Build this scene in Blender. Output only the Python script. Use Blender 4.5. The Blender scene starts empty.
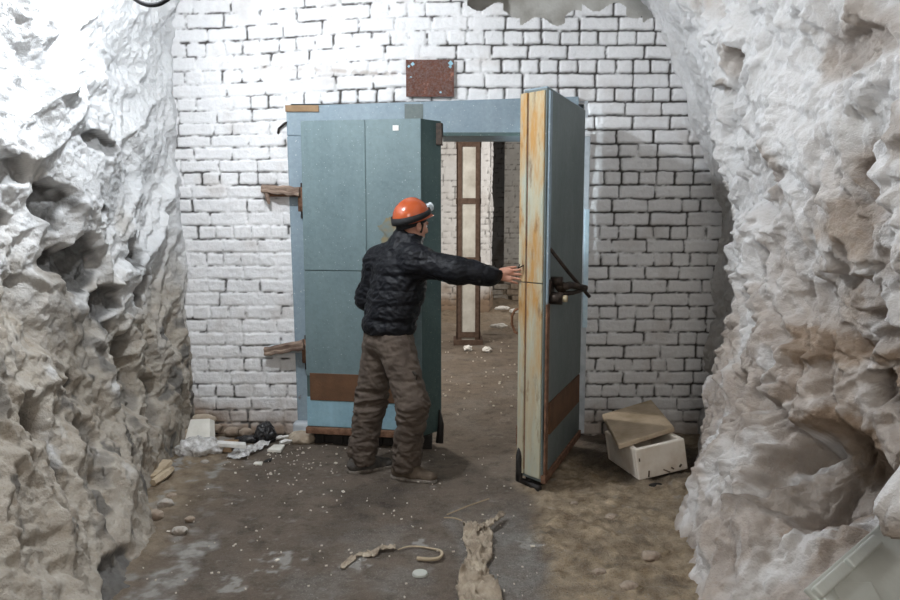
import bpy, bmesh, math, random
import numpy as np
from mathutils import Vector, Matrix

C = bpy.context.scene.collection
SC = bpy.context.scene
PI = math.pi
rng = random.Random(7)

# ------------------------------------------------------------------ camera geometry
CAM_Z = 1.66
PITCH = math.radians(6.7)
FPX = 750.0
cp, sp = math.cos(PITCH), math.sin(PITCH)


def ray(px, py):
    u = (px - 450) / FPX
    v = (300 - py) / FPX
    return np.array([u, cp + v * sp, -sp + v * cp])


def P(px, py, y):                      # point of a pixel's ray on the plane Y = y
    r = ray(px, py)
    t = y / r[1]
    return Vector((r[0] * t, y, CAM_Z + r[2] * t))


def F(px, py, z=0.0):                  # point of a pixel's ray on the plane Z = z
    r = ray(px, py)
    t = (z - CAM_Z) / r[2]
    return Vector((r[0] * t, r[1] * t, z))


def side(px, py, x):                   # point of a pixel's ray on the plane X = x
    r = ray(px, py)
    t = x / r[0]
    return Vector((x, r[1] * t, CAM_Z + r[2] * t))


# ------------------------------------------------------------------ numpy noise
def _tables(seed):
    r = np.random.RandomState(seed)
    perm = r.permutation(256)
    perm = np.concatenate([perm, perm, perm])
    g = r.normal(size=(256, 3))
    g /= np.linalg.norm(g, axis=1)[:, None]
    return perm, g


_TAB = {}


def perlin(p, seed=0):
    if seed not in _TAB:
        _TAB[seed] = _tables(seed)
    perm, g = _TAB[seed]
    p = np.asarray(p, dtype=np.float64)
    i = np.floor(p).astype(np.int64)
    f = p - i
    i &= 255
    w = f * f * f * (f * (f * 6 - 15) + 10)
    out = 0
    for dx in (0, 1):
        wx = w[:, 0] if dx else 1 - w[:, 0]
        a = perm[(i[:, 0] + dx) & 255]
        for dy in (0, 1):
            wy = w[:, 1] if dy else 1 - w[:, 1]
            b = perm[a + ((i[:, 1] + dy) & 255)]
            for dz in (0, 1):
                wz = w[:, 2] if dz else 1 - w[:, 2]
                h = perm[b + ((i[:, 2] + dz) & 255)]
                gv = g[h]
                out = out + wx * wy * wz * (gv[:, 0] * (f[:, 0] - dx) + gv[:, 1] * (f[:, 1] - dy) + gv[:, 2] * (f[:, 2] - dz))
    return out * 1.5


def fbm(p, octv=4, seed=0, gain=.5, lac=2.03):
    a, s, o = 1.0, 0, 0.0
    p = np.asarray(p, dtype=np.float64)
    for k in range(octv):
        o = o + a * perlin(p * lac ** k, seed + k)
        s += a
        a *= gain
    return o / s * 1.4


def billow(p, octv=3, seed=0, gain=.5):
    a, s, o = 1.0, 0, 0.0
    for k in range(octv):
        o = o + a * np.abs(perlin(p * 2.07 ** k, seed + k))
        s += a
        a *= gain
    return o / s * 2


def sst(a, b, x):
    t = np.clip((x - a) / (b - a), 0, 1)
    return t * t * (3 - 2 * t)


# ------------------------------------------------------------------ object helpers
def link(o, parent=None):
    C.objects.link(o)
    if parent is not None:
        o.parent = parent
    return o


def tag(o, label=None, cat=None, group=None, kind=None):
    if label: o['label'] = label
    if cat: o['category'] = cat
    if group: o['group'] = group
    if kind: o['kind'] = kind
    return o


def empty(name, loc=(0, 0, 0), rz=0.0):
    o = bpy.data.objects.new(name, None)
    o.empty_display_size = .1
    o.location = loc
    o.rotation_euler = (0, 0, rz)
    return link(o)


def mesh_obj(name, verts, faces, material, parent=None, smooth=True, attrs=None):
    me = bpy.data.meshes.new(name)
    verts = np.asarray(verts, dtype=np.float32)
    faces = np.asarray(faces)
    me.vertices.add(len(verts))
    me.vertices.foreach_set('co', verts.ravel())
    nf, k = faces.shape
    me.loops.add(nf * k)
    me.loops.foreach_set('vertex_index', faces.astype(np.int32).ravel())
    me.polygons.add(nf)
    me.polygons.foreach_set('loop_start', (np.arange(nf) * k).astype(np.int32))
    me.polygons.foreach_set('loop_total', np.full(nf, k, dtype=np.int32))
    me.update(calc_edges=True)
    me.validate()
    me.polygons.foreach_set('use_smooth', np.full(len(me.polygons), smooth, dtype=bool))
    if attrs:
        for n, a in attrs.items():
            at = me.attributes.new(n, 'FLOAT', 'POINT')
            at.data.foreach_set('value', np.asarray(a, dtype=np.float32))
    me.materials.append(material)
    o = bpy.data.objects.new(name, me)
    return link(o, parent)


def bm_obj(name, bm, material, parent=None, smooth=False, bevel=0.0, seg=2, angle=40):
    me = bpy.data.meshes.new(name)
    bmesh.ops.recalc_face_normals(bm, faces=bm.faces)
    bm.to_mesh(me)
    bm.free()
    for p in me.polygons:
        p.use_smooth = smooth
    me.materials.append(material)
    o = bpy.data.objects.new(name, me)
    link(o, parent)
    if bevel > 0:
        m = o.modifiers.new('soft_edge', 'BEVEL')
        m.width = bevel
        m.segments = seg
        m.limit_method = 'ANGLE'
        m.angle_limit = math.radians(angle)
    return o


def add_prism(bm, bottom, top):
    """hexahedron/prism between two equal rings"""
    n = len(bottom)
    a = [bm.verts.new(v) for v in bottom]
    b = [bm.verts.new(v) for v in top]
    bm.faces.new(list(reversed(a)))
    bm.faces.new(b)
    for i in range(n):
        bm.faces.new((a[i], a[(i + 1) % n], b[(i + 1) % n], b[i]))


def add_box(bm, c, s, M=None):
    x, y, z = s[0] / 2, s[1] / 2, s[2] / 2
    pts = [Vector((sx * x, sy * y, sz * z)) for sz in (-1, 1) for sx, sy in ((-1, -1), (1, -1), (1, 1), (-1, 1))]
    pts = [(M @ p if M is not None else p) + Vector(c) for p in pts]
    add_prism(bm, pts[:4], pts[4:])


def add_tube(bm, pts, r, n=8, cap=True):
    pts = [Vector(p) for p in pts]
    rs = r if isinstance(r, (list, tuple)) else [r] * len(pts)
    rings = []
    up = Vector((.13, .31, .94))
    for i, p in enumerate(pts):
        d = (pts[min(i + 1, len(pts) - 1)] - pts[max(i - 1, 0)]).normalized()
        a = d.cross(up)
        if a.length < .05:
            a = d.cross(Vector((1, 0, 0)))
        a.normalize()
        b = d.cross(a)
        rings.append([bm.verts.new(p + (a * math.cos(2 * PI * k / n) + b * math.sin(2 * PI * k / n)) * rs[i]) for k in range(n)])
    for i in range(len(rings) - 1):
        for k in range(n):
            bm.faces.new((rings[i][k], rings[i][(k + 1) % n], rings[i + 1][(k + 1) % n], rings[i + 1][k]))
    if cap:
        bm.faces.new(list(reversed(rings[0])))
        bm.faces.new(rings[-1])


def grid_faces(nu, nv):
    i = np.arange(nu * nv).reshape(nu, nv)
    return np.stack([i[:-1, :-1].ravel(), i[1:, :-1].ravel(), i[1:, 1:].ravel(), i[:-1, 1:].ravel()], axis=1)


# ------------------------------------------------------------------ materials
class NT:
    def __init__(self, name):
        self.m = bpy.data.materials.new(name)
        self.m.use_nodes = True
        self.t = self.m.node_tree
        self.b = self.t.nodes['Principled BSDF']
        self.tc = None

    def n(self, typ, **kw):
        nd = self.t.nodes.new(typ)
        for k, v in kw.items():
            setattr(nd, k, v)
        return nd

    def l(self, a, b):
        self.t.links.new(a, b)

    def coord(self):
        if self.tc is None:
            self.tc = self.n('ShaderNodeTexCoord').outputs['Object']
        return self.tc

    def noise(self, scale, detail=4, rough=.55, stretch=(1, 1, 1), lo=.3, hi=.7):
        mp = self.n('ShaderNodeMapping')
        mp.inputs['Scale'].default_value = stretch
        self.l(self.coord(), mp.inputs['Vector'])
        t = self.n('ShaderNodeTexNoise')
        t.inputs['Scale'].default_value = scale
        t.inputs['Detail'].default_value = detail
        t.inputs['Roughness'].default_value = rough
        self.l(mp.outputs[0], t.inputs['Vector'])
        r = self.n('ShaderNodeMapRange')
        r.inputs['From Min'].default_value = lo
        r.inputs['From Max'].default_value = hi
        self.l(t.outputs[0], r.inputs['Value'])
        return r.outputs[0]

    def attr(self, name):
        a = self.n('ShaderNodeAttribute')
        a.attribute_name = name
        return a.outputs['Fac']

    def mix(self, fac, a, b):
        mx = self.n('ShaderNodeMix')
        mx.data_type = 'RGBA'
        if isinstance(fac, (int, float)): mx.inputs[0].default_value = fac
        else: self.l(fac, mx.inputs[0])
        for s, v in ((6, a), (7, b)):
            if isinstance(v, (tuple, list)): mx.inputs[s].default_value = (*v[:3], 1)
            else: self.l(v, mx.inputs[s])
        return mx.outputs[2]

    def math(self, op, a, b=0.0):
        m = self.n('ShaderNodeMath')
        m.operation = op
        m.use_clamp = True
        for s, v in ((0, a), (1, b)):
            if isinstance(v, (int, float)): m.inputs[s].default_value = v
            else: self.l(v, m.inputs[s])
        return m.outputs[0]

    def bump(self, h, strength=.3, dist=.01, prev=None):
        b = self.n('ShaderNodeBump')
        b.inputs['Strength'].default_value = strength
        b.inputs['Distance'].default_value = dist
        self.l(h, b.inputs['Height'])
        if prev is not None:
            self.l(prev, b.inputs['Normal'])
        return b.outputs[0]

    def done(self, color, rough=.8, normal=None, metal=0.0, spec=.5):
        if isinstance(color, (tuple, list)): self.b.inputs['Base Color'].default_value = (*color[:3], 1)
        else: self.l(color, self.b.inputs['Base Color'])
        if isinstance(rough, (int, float)): self.b.inputs['Roughness'].default_value = rough
        else: self.l(rough, self.b.inputs['Roughness'])
        self.b.inputs['Metallic'].default_value = metal
        self.b.inputs['Specular IOR Level'].default_value = spec
        if normal is not None: self.l(normal, self.b.inputs['Normal'])
        return self.m


def srgb(r, g, b):
    return tuple(((c / 255) / 12.92 if c / 255 <= .04045 else ((c / 255 + .055) / 1.055) ** 2.4) for c in (r, g, b))


def simple(name, col, col2=None, scale=20, rough=.8, bump=.15, bscale=60, bdist=.003, metal=0., stretch=(1, 1, 1), lo=.35, hi=.65, spec=.4):
    t = NT(name)
    c = t.mix(t.noise(scale, stretch=stretch, lo=lo, hi=hi), col, col2) if col2 else col
    nb = t.bump(t.noise(bscale, detail=3), bump, bdist) if bump else None
    return t.done(c, rough, nb, metal, spec)


# --- rock under frost and dust: attributes dust, rock say how thick each lies
def rock_material(name, frost, frost2, dust, dust2, stone):
    t = NT(name)
    n1 = t.noise(3.5, 5)
    n2 = t.noise(26, 5, .65)
    n3 = t.noise(9, 4)
    fr = t.mix(n1, frost, frost2)
    du = t.mix(n3, dust, dust2)
    dm = t.math('ADD', t.attr('dust'), t.math('MULTIPLY', t.math('SUBTRACT', n2, .5), .25))
    c = t.mix(dm, fr, du)
    st = t.mix(n2, stone, tuple(v * 1.7 for v in stone))
    c = t.mix(t.attr('rock'), c, st)
    nb = t.bump(t.noise(38, 6, .6), .45, .02)
    nb = t.bump(t.noise(150, 3), .35, .006, nb)
    return t.done(c, .88, nb, spec=.25)


M_rock_left = rock_material('frosted_rock_left', (.80, .81, .82), (.62, .635, .65), (.30, .255, .20), (.46, .42, .36), (.085, .083, .080))
M_rock_right = rock_material('frosted_rock_right', (.83, .83, .84), (.70, .695, .69), (.235, .17, .12), (.42, .33, .255), (.13, .11, .09))
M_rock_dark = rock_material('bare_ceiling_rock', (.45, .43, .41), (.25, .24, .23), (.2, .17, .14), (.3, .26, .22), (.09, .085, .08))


def brick_material(name, white, white2, mortar, dirt):
    t = NT(name)
    n1 = t.noise(2.2, 4)
    n2 = t.noise(45, 4, .65, lo=.35, hi=.75)
    c = t.mix(n1, white, white2)
    c = t.mix(t.math('MULTIPLY', n2, .16), c, tuple(v * .45 for v in white))
    c = t.mix(t.attr('dirt'), c, dirt)
    c = t.mix(t.attr('joint'), c, mortar)
    nb = t.bump(t.noise(70, 5, .6), .35, .008)
    return t.done(c, .8, nb, spec=.3)


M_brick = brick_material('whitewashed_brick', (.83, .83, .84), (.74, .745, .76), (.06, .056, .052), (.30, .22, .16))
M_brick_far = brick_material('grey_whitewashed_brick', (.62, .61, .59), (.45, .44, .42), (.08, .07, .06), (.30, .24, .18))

# --- floor: attributes slab, ochre, salt, wet
t = NT('trodden_dirt_floor')
n1 = t.noise(4, 6, .6); n2 = t.noise(30, 6, .7, lo=.25, hi=.75); n3 = t.noise(110, 3, .6, lo=.55, hi=.72); n4 = t.noise(12, 5, .6)
c = t.mix(n1, (.135, .103, .079), (.24, .19, .15))
c = t.mix(t.math('MULTIPLY', n2, .65), c, (.29, .24, .19))
c = t.mix(t.math('MULTIPLY', t.noise(7, 6, .7, lo=.5, hi=.68), .6), c, (.048, .036, .027))
slabc = t.mix(n2, (.22, .20, .18), (.44, .42, .39))
c = t.mix(t.attr('slab'), c, slabc)
c = t.mix(t.attr('ochre'), c, t.mix(n4, (.25, .175, .10), (.72, .58, .41)))
c = t.mix(t.attr('salt'), c, t.mix(n2, (.42, .40, .37), (.62, .60, .57)))
c = t.mix(t.attr('wet_shade'), c, (.035, .026, .019))
c = t.mix(t.math('MULTIPLY', n3, t.math('ADD', t.attr('slab'), .25)), c, (.5, .47, .42))
rr = t.math('SUBTRACT', .85, t.math('MULTIPLY', t.attr('wet_shade'), .25))
nb = t.bump(n2, .7, .014); nb = t.bump(t.noise(120, 4), .6, .008, nb)
M_floor = t.done(c, rr, nb, spec=.35)


# --- painted sheet metal
def painted(name, c1, c2, speck=.3, rust=.55):
    t = NT(name)
    n1 = t.noise(2.6, 5, .6); n2 = t.noise(35, 4, .6, lo=.4, hi=.7)
    c = t.mix(n1, c1, c2)
    c = t.mix(t.math('MULTIPLY', n2, .28), c, tuple(v * .62 for v in c1))
    st = t.noise(9, 4, .6, stretch=(1, 1, .12), lo=.5, hi=.8)
    c = t.mix(t.math('MULTIPLY', st, .22), c, tuple(min(1, v * 1.5) for v in c2))
    c = t.mix(t.math('MULTIPLY', t.noise(90, 2, .5, lo=.68, hi=.74), speck), c, (.75, .78, .78))
    c = t.mix(t.noise(5, 6, .75, lo=rust, hi=rust + .12), c, (.13, .075, .045))
    nb = t.bump(t.noise(7, 3), .12, .02); nb = t.bump(n2, .12, .003, nb)
    return t.done(c, .55, nb, spec=.4)


M_paint = painted('blue_grey_painted_sheet', (.135, .195, .213), (.172, .238, .25), .5, .72)
M_paint_low = painted('bright_blue_painted_sheet', (.25, .43, .53), (.31, .48, .56), .4, .74)
M_paint_dark = painted('dark_green_painted_edge', (.055, .095, .095), (.085, .13, .125), .3, .7)
M_paint_grey = painted('dull_grey_green_sheet', (.115, .145, .145), (.155, .185, .18), .3, .68)
M_paint_frame = painted('blue_frame_sheet', (.215, .29, .345), (.28, .35, .40), .5, .66)
M_jamb_pale = simple('pale_blue_jamb', (.62, .76, .84), (.5, .66, .76), 30, .6)
M_white_jamb = simple('whitewashed_jamb', (.56, .60, .64), (.42, .46, .5), 14, .8)
M_rust = simple('rusted_iron', (.12, .06, .035), (.24, .13, .08), 26, .85, .4, 70, .004)
M_iron_brown = simple('dark_brown_iron', (.075, .045, .032), (.12, .08, .06), 22, .85, .4, 70, .004)
M_rust_plain = simple('brown_rust_plate', (.15, .075, .038), (.10, .052, .028), 10, .75, .25, 80, .003)
M_dark_iron = simple('dark_oily_iron', (.022, .018, .016), (.06, .042, .032), 30, .5, .3, 60, .003, .5)
M_wood_old = simple('splintered_old_wood', (.36, .27, .21), (.13, .085, .065), 18, .85, .5, 60, .006, stretch=(.25, 1, 1))
M_rubber = simple('black_rubber_flap', (.012, .011, .011), (.03, .026, .024), 20, .6, .3, 40, .006)
t = NT('weathered_yellow_edge')
s1 = t.noise(11, 5, .65, stretch=(1, 1, .09), lo=.38, hi=.62); s2 = t.noise(6, 5, .65, stretch=(1.6, 1.6, .35), lo=.42, hi=.6)
hz = t.n('ShaderNodeSeparateXYZ'); t.l(t.coord(), hz.inputs[0])
mr = t.n('ShaderNodeMapRange'); mr.inputs['From Min'].default_value = .35; mr.inputs['From Max'].default_value = 1.5
t.l(hz.outputs['Z'], mr.inputs['Value'])
c = t.mix(s1, (.50, .45, .31), (.40, .43, .36))
c = t.mix(t.math('MULTIPLY', s2, t.math('ADD', mr.outputs[0], .3)), c, (.46, .26, .09))
c = t.mix(t.math('MULTIPLY', t.noise(16, 5, .6, stretch=(1, 1, .3), lo=.58, hi=.7), .7), c, (.16, .075, .03))
nb = t.bump(s1, .4, .006); nb = t.bump(t.noise(50, 4), .3, .004, nb)
M_edge = t.done(c, .75, nb, spec=.3)
M_sign = None
t = NT('rusty_sign_plate')
n1 = t.noise(14, 5, .7); n2 = t.noise(80, 4, .7, lo=.4, hi=.65)
c = t.mix(n1, (.085, .035, .025), (.17, .06, .035)); c = t.mix(n2, c, (.16, .115, .105))
c = t.mix(t.noise(10, 5, .7, lo=.6, hi=.7), c, (.36, .17, .12))
M_sign = t.done(c, .8, t.bump(n2, .5, .004), spec=.3)
M_chip_blue = simple('pale_blue_paint_chip', (.33, .55, .66), (.25, .45, .55), 60, .6)

M_post = simple('stained_white_plaster', (.60, .59, .55), (.42, .40, .36), 6, .85, .3, 40, .005)
M_jacket = NT('black_padded_nylon')
t = M_jacket
n2 = t.noise(60, 4, .6)
M_jacket = t.done(t.mix(n2, (.0048, .0052, .0075), (.008, .009, .0125)), .52, t.bump(t.noise(45, 4, .6, stretch=(1, 1, 1.6)), .3, .006), spec=.22)
M_knit = simple('black_knit', (.012, .012, .014), (.022, .022, .025), 60, .95, .4, 200, .003)
M_trouser = simple('dusty_brown_canvas', (.072, .054, .043), (.115, .09, .072), 9, .9, .3, 160, .003)
M_patch = simple('dark_pocket_edge', (.02, .017, .015), (.05, .04, .03), 50, .9)
M_skin = simple('skin', (.56, .30, .22), (.50, .24, .17), 25, .55, .1, 120, .002, spec=.35)
M_hair = simple('dark_brown_hair', (.018, .012, .009), (.035, .024, .018), 80, .7)
M_eye = simple('eye_white', (.75, .73, .7), None, bump=0, rough=.25)
M_shoe = simple('dusty_brown_suede', (.085, .062, .044), (.14, .108, .08), 25, .9, .3, 90, .003)
M_shoe_dark = simple('dark_grey_leather', (.05, .047, .045), (.1, .09, .08), 25, .8, .3, 90, .003)
M_sole = simple('pale_rubber_sole', (.25, .22, .19), (.1, .085, .07), 30, .9)
t = NT('orange_hard_hat')
c = t.mix(t.noise(9, 4), (.40, .07, .020), (.48, .10, .03))
M_helmet = t.done(c, .22, None, spec=.6)
M_strap = simple('black_elastic', (.012, .012, .013), (.02, .02, .022), 60, .8)
M_lampbody = simple('pale_plastic', (.6, .66, .7), (.5, .56, .6), 30, .3, 0)
t = NT('lit_lamp_lens')
t.b.inputs['Emission Color'].default_value = (.75, .92, 1, 1)
t.b.inputs['Emission Strength'].default_value = 2.5
M_lens = t.done((.8, .9, .95), .2)

M_foam = simple('dirty_white_foam', (.78, .72, .64), (.62, .53, .43), 7, .9, .35, 70, .004, lo=.45, hi=.75)
M_foam_lid = simple('tan_stained_foam', (.62, .51, .38), (.42, .33, .22), 6, .9, .4, 60, .005, lo=.4, hi=.7)
M_foam_white = simple('clean_white_foam', (.78, .76, .70), (.68, .66, .60), 12, .85, .15)
M_panel = simple('grey_white_plastic', (.54, .56, .52), (.47, .485, .445), 5, .5, .1, 40, .004)
M_card = simple('brown_cardboard', (.36, .24, .14), (.27, .175, .1), 14, .9)
M_white = simple('white_chipped_paint', (.80, .79, .77), (.66, .65, .62), 20, .7, .1)
M_plank = simple('pale_raw_plank', (.62, .52, .38), (.44, .34, .23), 14, .85, .3, 60, .004, stretch=(.3, 1, 1))
M_rag = simple('dirty_beige_rag', (.47, .40, .31), (.25, .20, .15), 13, .9, .5, 50, .008)
M_string = simple('beige_tape', (.52, .43, .31), (.4, .32, .22), 20, .85)
M_twig = simple('dry_straw', (.42, .33, .22), None, bump=0)
M_bag = simple('black_bin_liner', (.016, .016, .018), (.028, .027, .03), 20, .32, .5, 30, .01, spec=.6)
t = NT('crumpled_clear_plastic')
n1 = t.noise(22, 5, .65)
tr = t.n('ShaderNodeBsdfTransparent')
mxs = t.n('ShaderNodeMixShader')
t.done(t.mix(n1, (.62, .60, .57), (.84, .84, .85)), .25, t.bump(t.noise(30, 4), .6, .012), spec=.7)
fac = t.n('ShaderNodeMapRange'); fac.inputs['To Min'].default_value = .5; fac.inputs['To Max'].default_value = .95
t.l(n1, fac.inputs['Value'])
t.l(fac.outputs[0], mxs.inputs[0]); t.l(tr.outputs[0], mxs.inputs[1]); t.l(t.b.outputs[0], mxs.inputs[2])
t.l(mxs.outputs[0], t.t.nodes['Material Output'].inputs['Surface'])
M_plastic = t.m
M_rubble = simple('dusty_broken_brick', (.42, .35, .28), (.25, .19, .145), 12, .95, .5, 45, .008)
M_rubble_grey = simple('whitewashed_broken_brick', (.50, .47, .43), (.3, .26, .22), 12, .95, .5, 45, .008)
M_plaster = simple('beige_fallen_plaster', (.50, .43, .34), (.36, .29, .22), 9, .95, .5, 45, .01)
M_black = simple('black_cable', (.01, .01, .011), None, bump=0, rough=.5)

# ================================================================== SETTING
WY = 5.45                                   # front face of the brick wall
OP_X0, OP_X1, OP_Z = -1.13, .955, 2.42      # hole in the brick wall (filled by the frame)


def spline(xs, ks, vs):
    """Catmull-Rom (monotone knots) interpolation along the first axis of vs."""
    ks = np.asarray(ks, float); vs = np.asarray(vs, float)
    m = np.gradient(vs, ks, axis=0)
    i = np.clip(np.searchsorted(ks, xs) - 1, 0, len(ks) - 2)
    h = (ks[i + 1] - ks[i])
    u = np.clip((xs - ks[i]) / h, 0, 1)
    u2 = u * u; u3 = u2 * u
    sh = (-1,) + (1,) * (vs.ndim - 1)
    u, u2, u3, h = (q.reshape(sh) for q in (u, u2, u3, h))
    return (2 * u3 - 3 * u2 + 1) * vs[i] + (u3 - 2 * u2 + u) * h * m[i] + (-2 * u3 + 3 * u2) * vs[i + 1] + (u3 - u2) * h * m[i + 1]


def course_edges(kind, r, x0, x1):
    e = [x0 - r.random() * .25]
    k = 0
    while e[-1] < x1:
        if kind == 's': w = .262
        elif kind == 'h': w = .131
        else: w = .262 if r.random() < .55 else .131
        w *= 1 + r.uniform(-.06, .06)
        e.append(e[-1] + w)
        k += 1
    return np.array(e)


def brick_field(X, Z, course, seed, sag, fill):
    """height and joint mask of a brick wall, over flat arrays X, Z"""
    r = random.Random(seed)
    n = len(X)
    p = np.stack([X, Z, np.full(n, seed * 3.7)], 1)
    wx = fbm(p * 9, 3, 11 + seed) * .007 + perlin(p * 35, 15 + seed) * .0025
    wz = fbm(p * 8, 3, 21 + seed) * .006 + perlin(p * 33, 25 + seed) * .0025
    Zs = Z + wz + sag(X, Z)
    Xs = X + wx
    row = np.floor(Zs / course).astype(int)
    h = np.zeros(n); joint = np.zeros(n); off = np.zeros(n)
    for rw in range(row.min(), row.max() + 1):
        kind = 's' if rw % 2 == 0 else ('h' if r.random() < .75 else 'm')
        e = course_edges(kind, r, X.min() - .3, X.max() + .3)
        s = row == rw
        if not s.any(): continue
        zl = Zs[s] - rw * course
        xs = Xs[s]
        k = np.clip(np.searchsorted(e, xs) - 1, 0, len(e) - 2)
        gap = np.array([r.uniform(.003, .008) for _ in e])
        jx = np.array([r.uniform(-.5, .5) for _ in e]); jo = np.array([r.gauss(0, .0045) for _ in e])
        jt = np.array([r.uniform(.003, .0075) for _ in e])
        bl, br = xs - e[k] - gap[k], e[k + 1] - xs - gap[k + 1]
        bb, bt = zl - jt[k], course - zl - jt[k]
        # rounded-corner distance to the brick's edge
        rc = .012
        dx = np.minimum(bl, br); dz = np.minimum(bb, bt)
        qx = np.maximum(rc - dx, 0); qz = np.maximum(rc - dz, 0)
        d = rc - np.sqrt(qx * qx + qz * qz)
        d = np.where((qx == 0) & (qz == 0), np.minimum(dx, dz), d)
        h[s] = d
        off[s] = jo[k] + jx[k] * .010 * (zl / course - .5)
    d = h
    fl = np.clip(fill(X, Z) + fbm(p * 5, 4, 31 + seed) * .6, 0, 1)
    prof = sst(-.006, .012, d)
    depth = .021 * (1 - .72 * fl)
    height = -depth * (1 - prof) + off * (.35 + .65 * prof) * (1 - .4 * fl)
    height += fbm(p * 26, 4, 41 + seed) * .0035 + fbm(p * 9, 3, 45 + seed) * .003 * (1 + fl) + np.maximum(fbm(p * 17, 3, 47 + seed), 0) * .012 * fl * (1 - prof * .6)
    jn = sst(.005, -.003, d)
    joint = jn * sst(.92, .45, fl + fbm(p * 15, 3, 51 + seed) * .8)
    return height, joint, fl


# ---- brick wall around the doorway
nx, nz = 640, 560
gx = np.linspace(-2.35, 2.35, nx); gz = np.linspace(-.12, 3.55, nz)
X, Z = [a.ravel() for a in np.meshgrid(gx, gz, indexing='ij')]
sag_front = lambda x, z: .085 * sst(-.2, -2.0, x) * sst(1.75, 2.6, z) - .02 * sst(.2, 1.6, x) * sst(2.3, 3.0, z) * 0
fill_front = lambda x, z: .61 + .13 * sst(.35, -.9, x) - .34 * sst(.1, .9, x) * sst(1.6, 2.3, z) - .08 * sst(.3, 1, x) + .2 * sst(2.45, 2.55, z) * sst(2.75, 2.65, z) * sst(0., -.6, x)
H, J, FL = brick_field(X, Z, .0975, 1, sag_front, fill_front)
pp = np.stack([X, Z, X * 0 + 9], 1)
Yw = WY - H + fbm(pp * 1.1, 3, 71) * .018
dirt = sst(.34, .06, Z + fbm(pp * 4, 4, 72) * .16) * sst(-.9, -1.3, X) * .95
dirt = np.maximum(dirt, sst(.3, .0, Z + fbm(pp * 4, 4, 73) * .15) * sst(.9, 1.0, X) * .7)
dirt = np.maximum(dirt, .55 * np.exp(-((Z - 2.66 + .05 * (X + 1.0)) / .02) ** 2) * sst(-.1, -.4, X) * sst(-1.75, -1.5, X) * sst(-.1, .3, fbm(pp * 9, 3, 74)))
dirt = np.maximum(dirt, .25 * sst(.1, .6, fbm(pp * 3, 4, 75)))
fc = grid_faces(nx, nz)
cx = X[fc].mean(1); cz = Z[fc].mean(1)
keep = ~((cx > OP_X0) & (cx < OP_X1) & (cz < OP_Z))
# ragged top edge of the brickwork towards the vault, courses left out here and there
top = 3.035 + .05 * np.round(np.sin(cx * 7.3) * 1.2) + .03 * np.sin(cx * 23)
keep &= ~((cx > .12) & (cz > np.where(cx > .0, top, 9)))
o = mesh_obj('wall_front', np.stack([X, Yw, Z], 1), fc[keep], M_brick, attrs={'joint': J, 'dirt': dirt})
tag(o, 'whitewashed brick wall around the steel doorway', 'wall', kind='structure')

# reveal of the hole through the masonry
bm = bmesh.new()
for a, b in (((OP_X0, 0), (OP_X0, OP_Z)), ((OP_X0, OP_Z), (OP_X1, OP_Z)), ((OP_X1, OP_Z), (OP_X1, 0))):
    add_prism(bm, [(a[0], WY + .02, a[1]), (b[0], WY + .02, b[1]), (b[0] * 1.03, WY + .02, b[1] + .03 * (b[1] > 1)), (a[0] * 1.03, WY + .02, a[1] + .03 * (a[1] > 1))],
              [(a[0], WY + .5, a[1]), (b[0], WY + .5, b[1]), (b[0] * 1.03, WY + .5, b[1] + .03 * (b[1] > 1)), (a[0] * 1.03, WY + .5, a[1] + .03 * (a[1] > 1))])
o = bm_obj('wall_reveal', bm, M_white_jamb)
tag(o, 'whitewashed reveal of the doorway through the brick wall', 'wall', kind='structure')


# ---- rock walls of the gallery
def rock_wall(name, ys, zs, stations, rows, table, sgn, disp, masks, material, label):
    prof = spline(zs, rows, np.asarray(table, float).T)          # (nz, stations)
    base = spline(ys, stations, prof.T)                          # (ny, nz)
    Yg, Zg = np.meshgrid(ys, zs, indexing='ij')
    co = np.stack([base, Yg, Zg], 2)
    du = np.gradient(co, axis=0); dv = np.gradient(co, axis=1)
    nrm = np.cross(du.reshape(-1, 3), dv.reshape(-1, 3))
    nrm /= np.linalg.norm(nrm, axis=1)[:, None] + 1e-9
    nrm *= np.where(nrm[:, :1] * sgn < 0, -1, 1)
    p = co.reshape(-1, 3)
    d = disp(p)
    p2 = p + nrm * d[:, None]
    dust, rock = masks(p2, d)
    fcs = grid_faces(len(ys), len(zs))
    if sgn < 0:
        fcs = fcs[:, ::-1]
    o = mesh_obj(name, p2, fcs, material, attrs={'dust': dust, 'rock': rock})
    tag(o, label, 'wall', kind='structure')
    return o


ysr = np.concatenate([np.linspace(-2.5, 1.7, 40)[:-1], np.linspace(1.7, 5.6, 520)])
zsr = np.linspace(-.12, 4.0, 500)

# left
L_st = [-2.5, 1.5, 2.4, 3.06, 3.77, 4.4, 5.0, 5.6]
L_rows = [-.12, 0, .3, .8, 1.4, 2.0, 2.6, 3.1, 3.6, 4.0]
L_tab = [
    [-1.5, -1.5, -1.7, -1.9, -2.0, -2.0, -1.95, -1.85, -1.5, -1.1],
    [-1.30, -1.35, -1.55, -1.8, -1.95, -2.0, -1.95, -1.85, -1.5, -1.1],
    [-1.24, -1.32, -1.55, -1.82, -1.97, -2.0, -1.95, -1.85, -1.5, -1.1],
    [-1.28, -1.38, -1.62, -1.86, -1.99, -2.0, -1.95, -1.85, -1.5, -1.1],
    [-1.42, -1.54, -1.70, -1.92, -2.0, -2.0, -1.96, -1.86, -1.5, -1.1],
    [-1.72, -1.80, -1.90, -1.97, -2.0, -2.0, -1.96, -1.88, -1.55, -1.1],
    [-1.84, -1.88, -1.93, -1.97, -2.0, -2.0, -1.97, -1.9, -1.6, -1.1],
    [-1.86, -1.88, -1.90, -1.92, -1.97, -1.99, -1.95, -1.88, -1.6, -1.1]]


def left_pt(px, py):
    s = side(px, py, -1.93)
    return s.y, s.z


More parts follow.
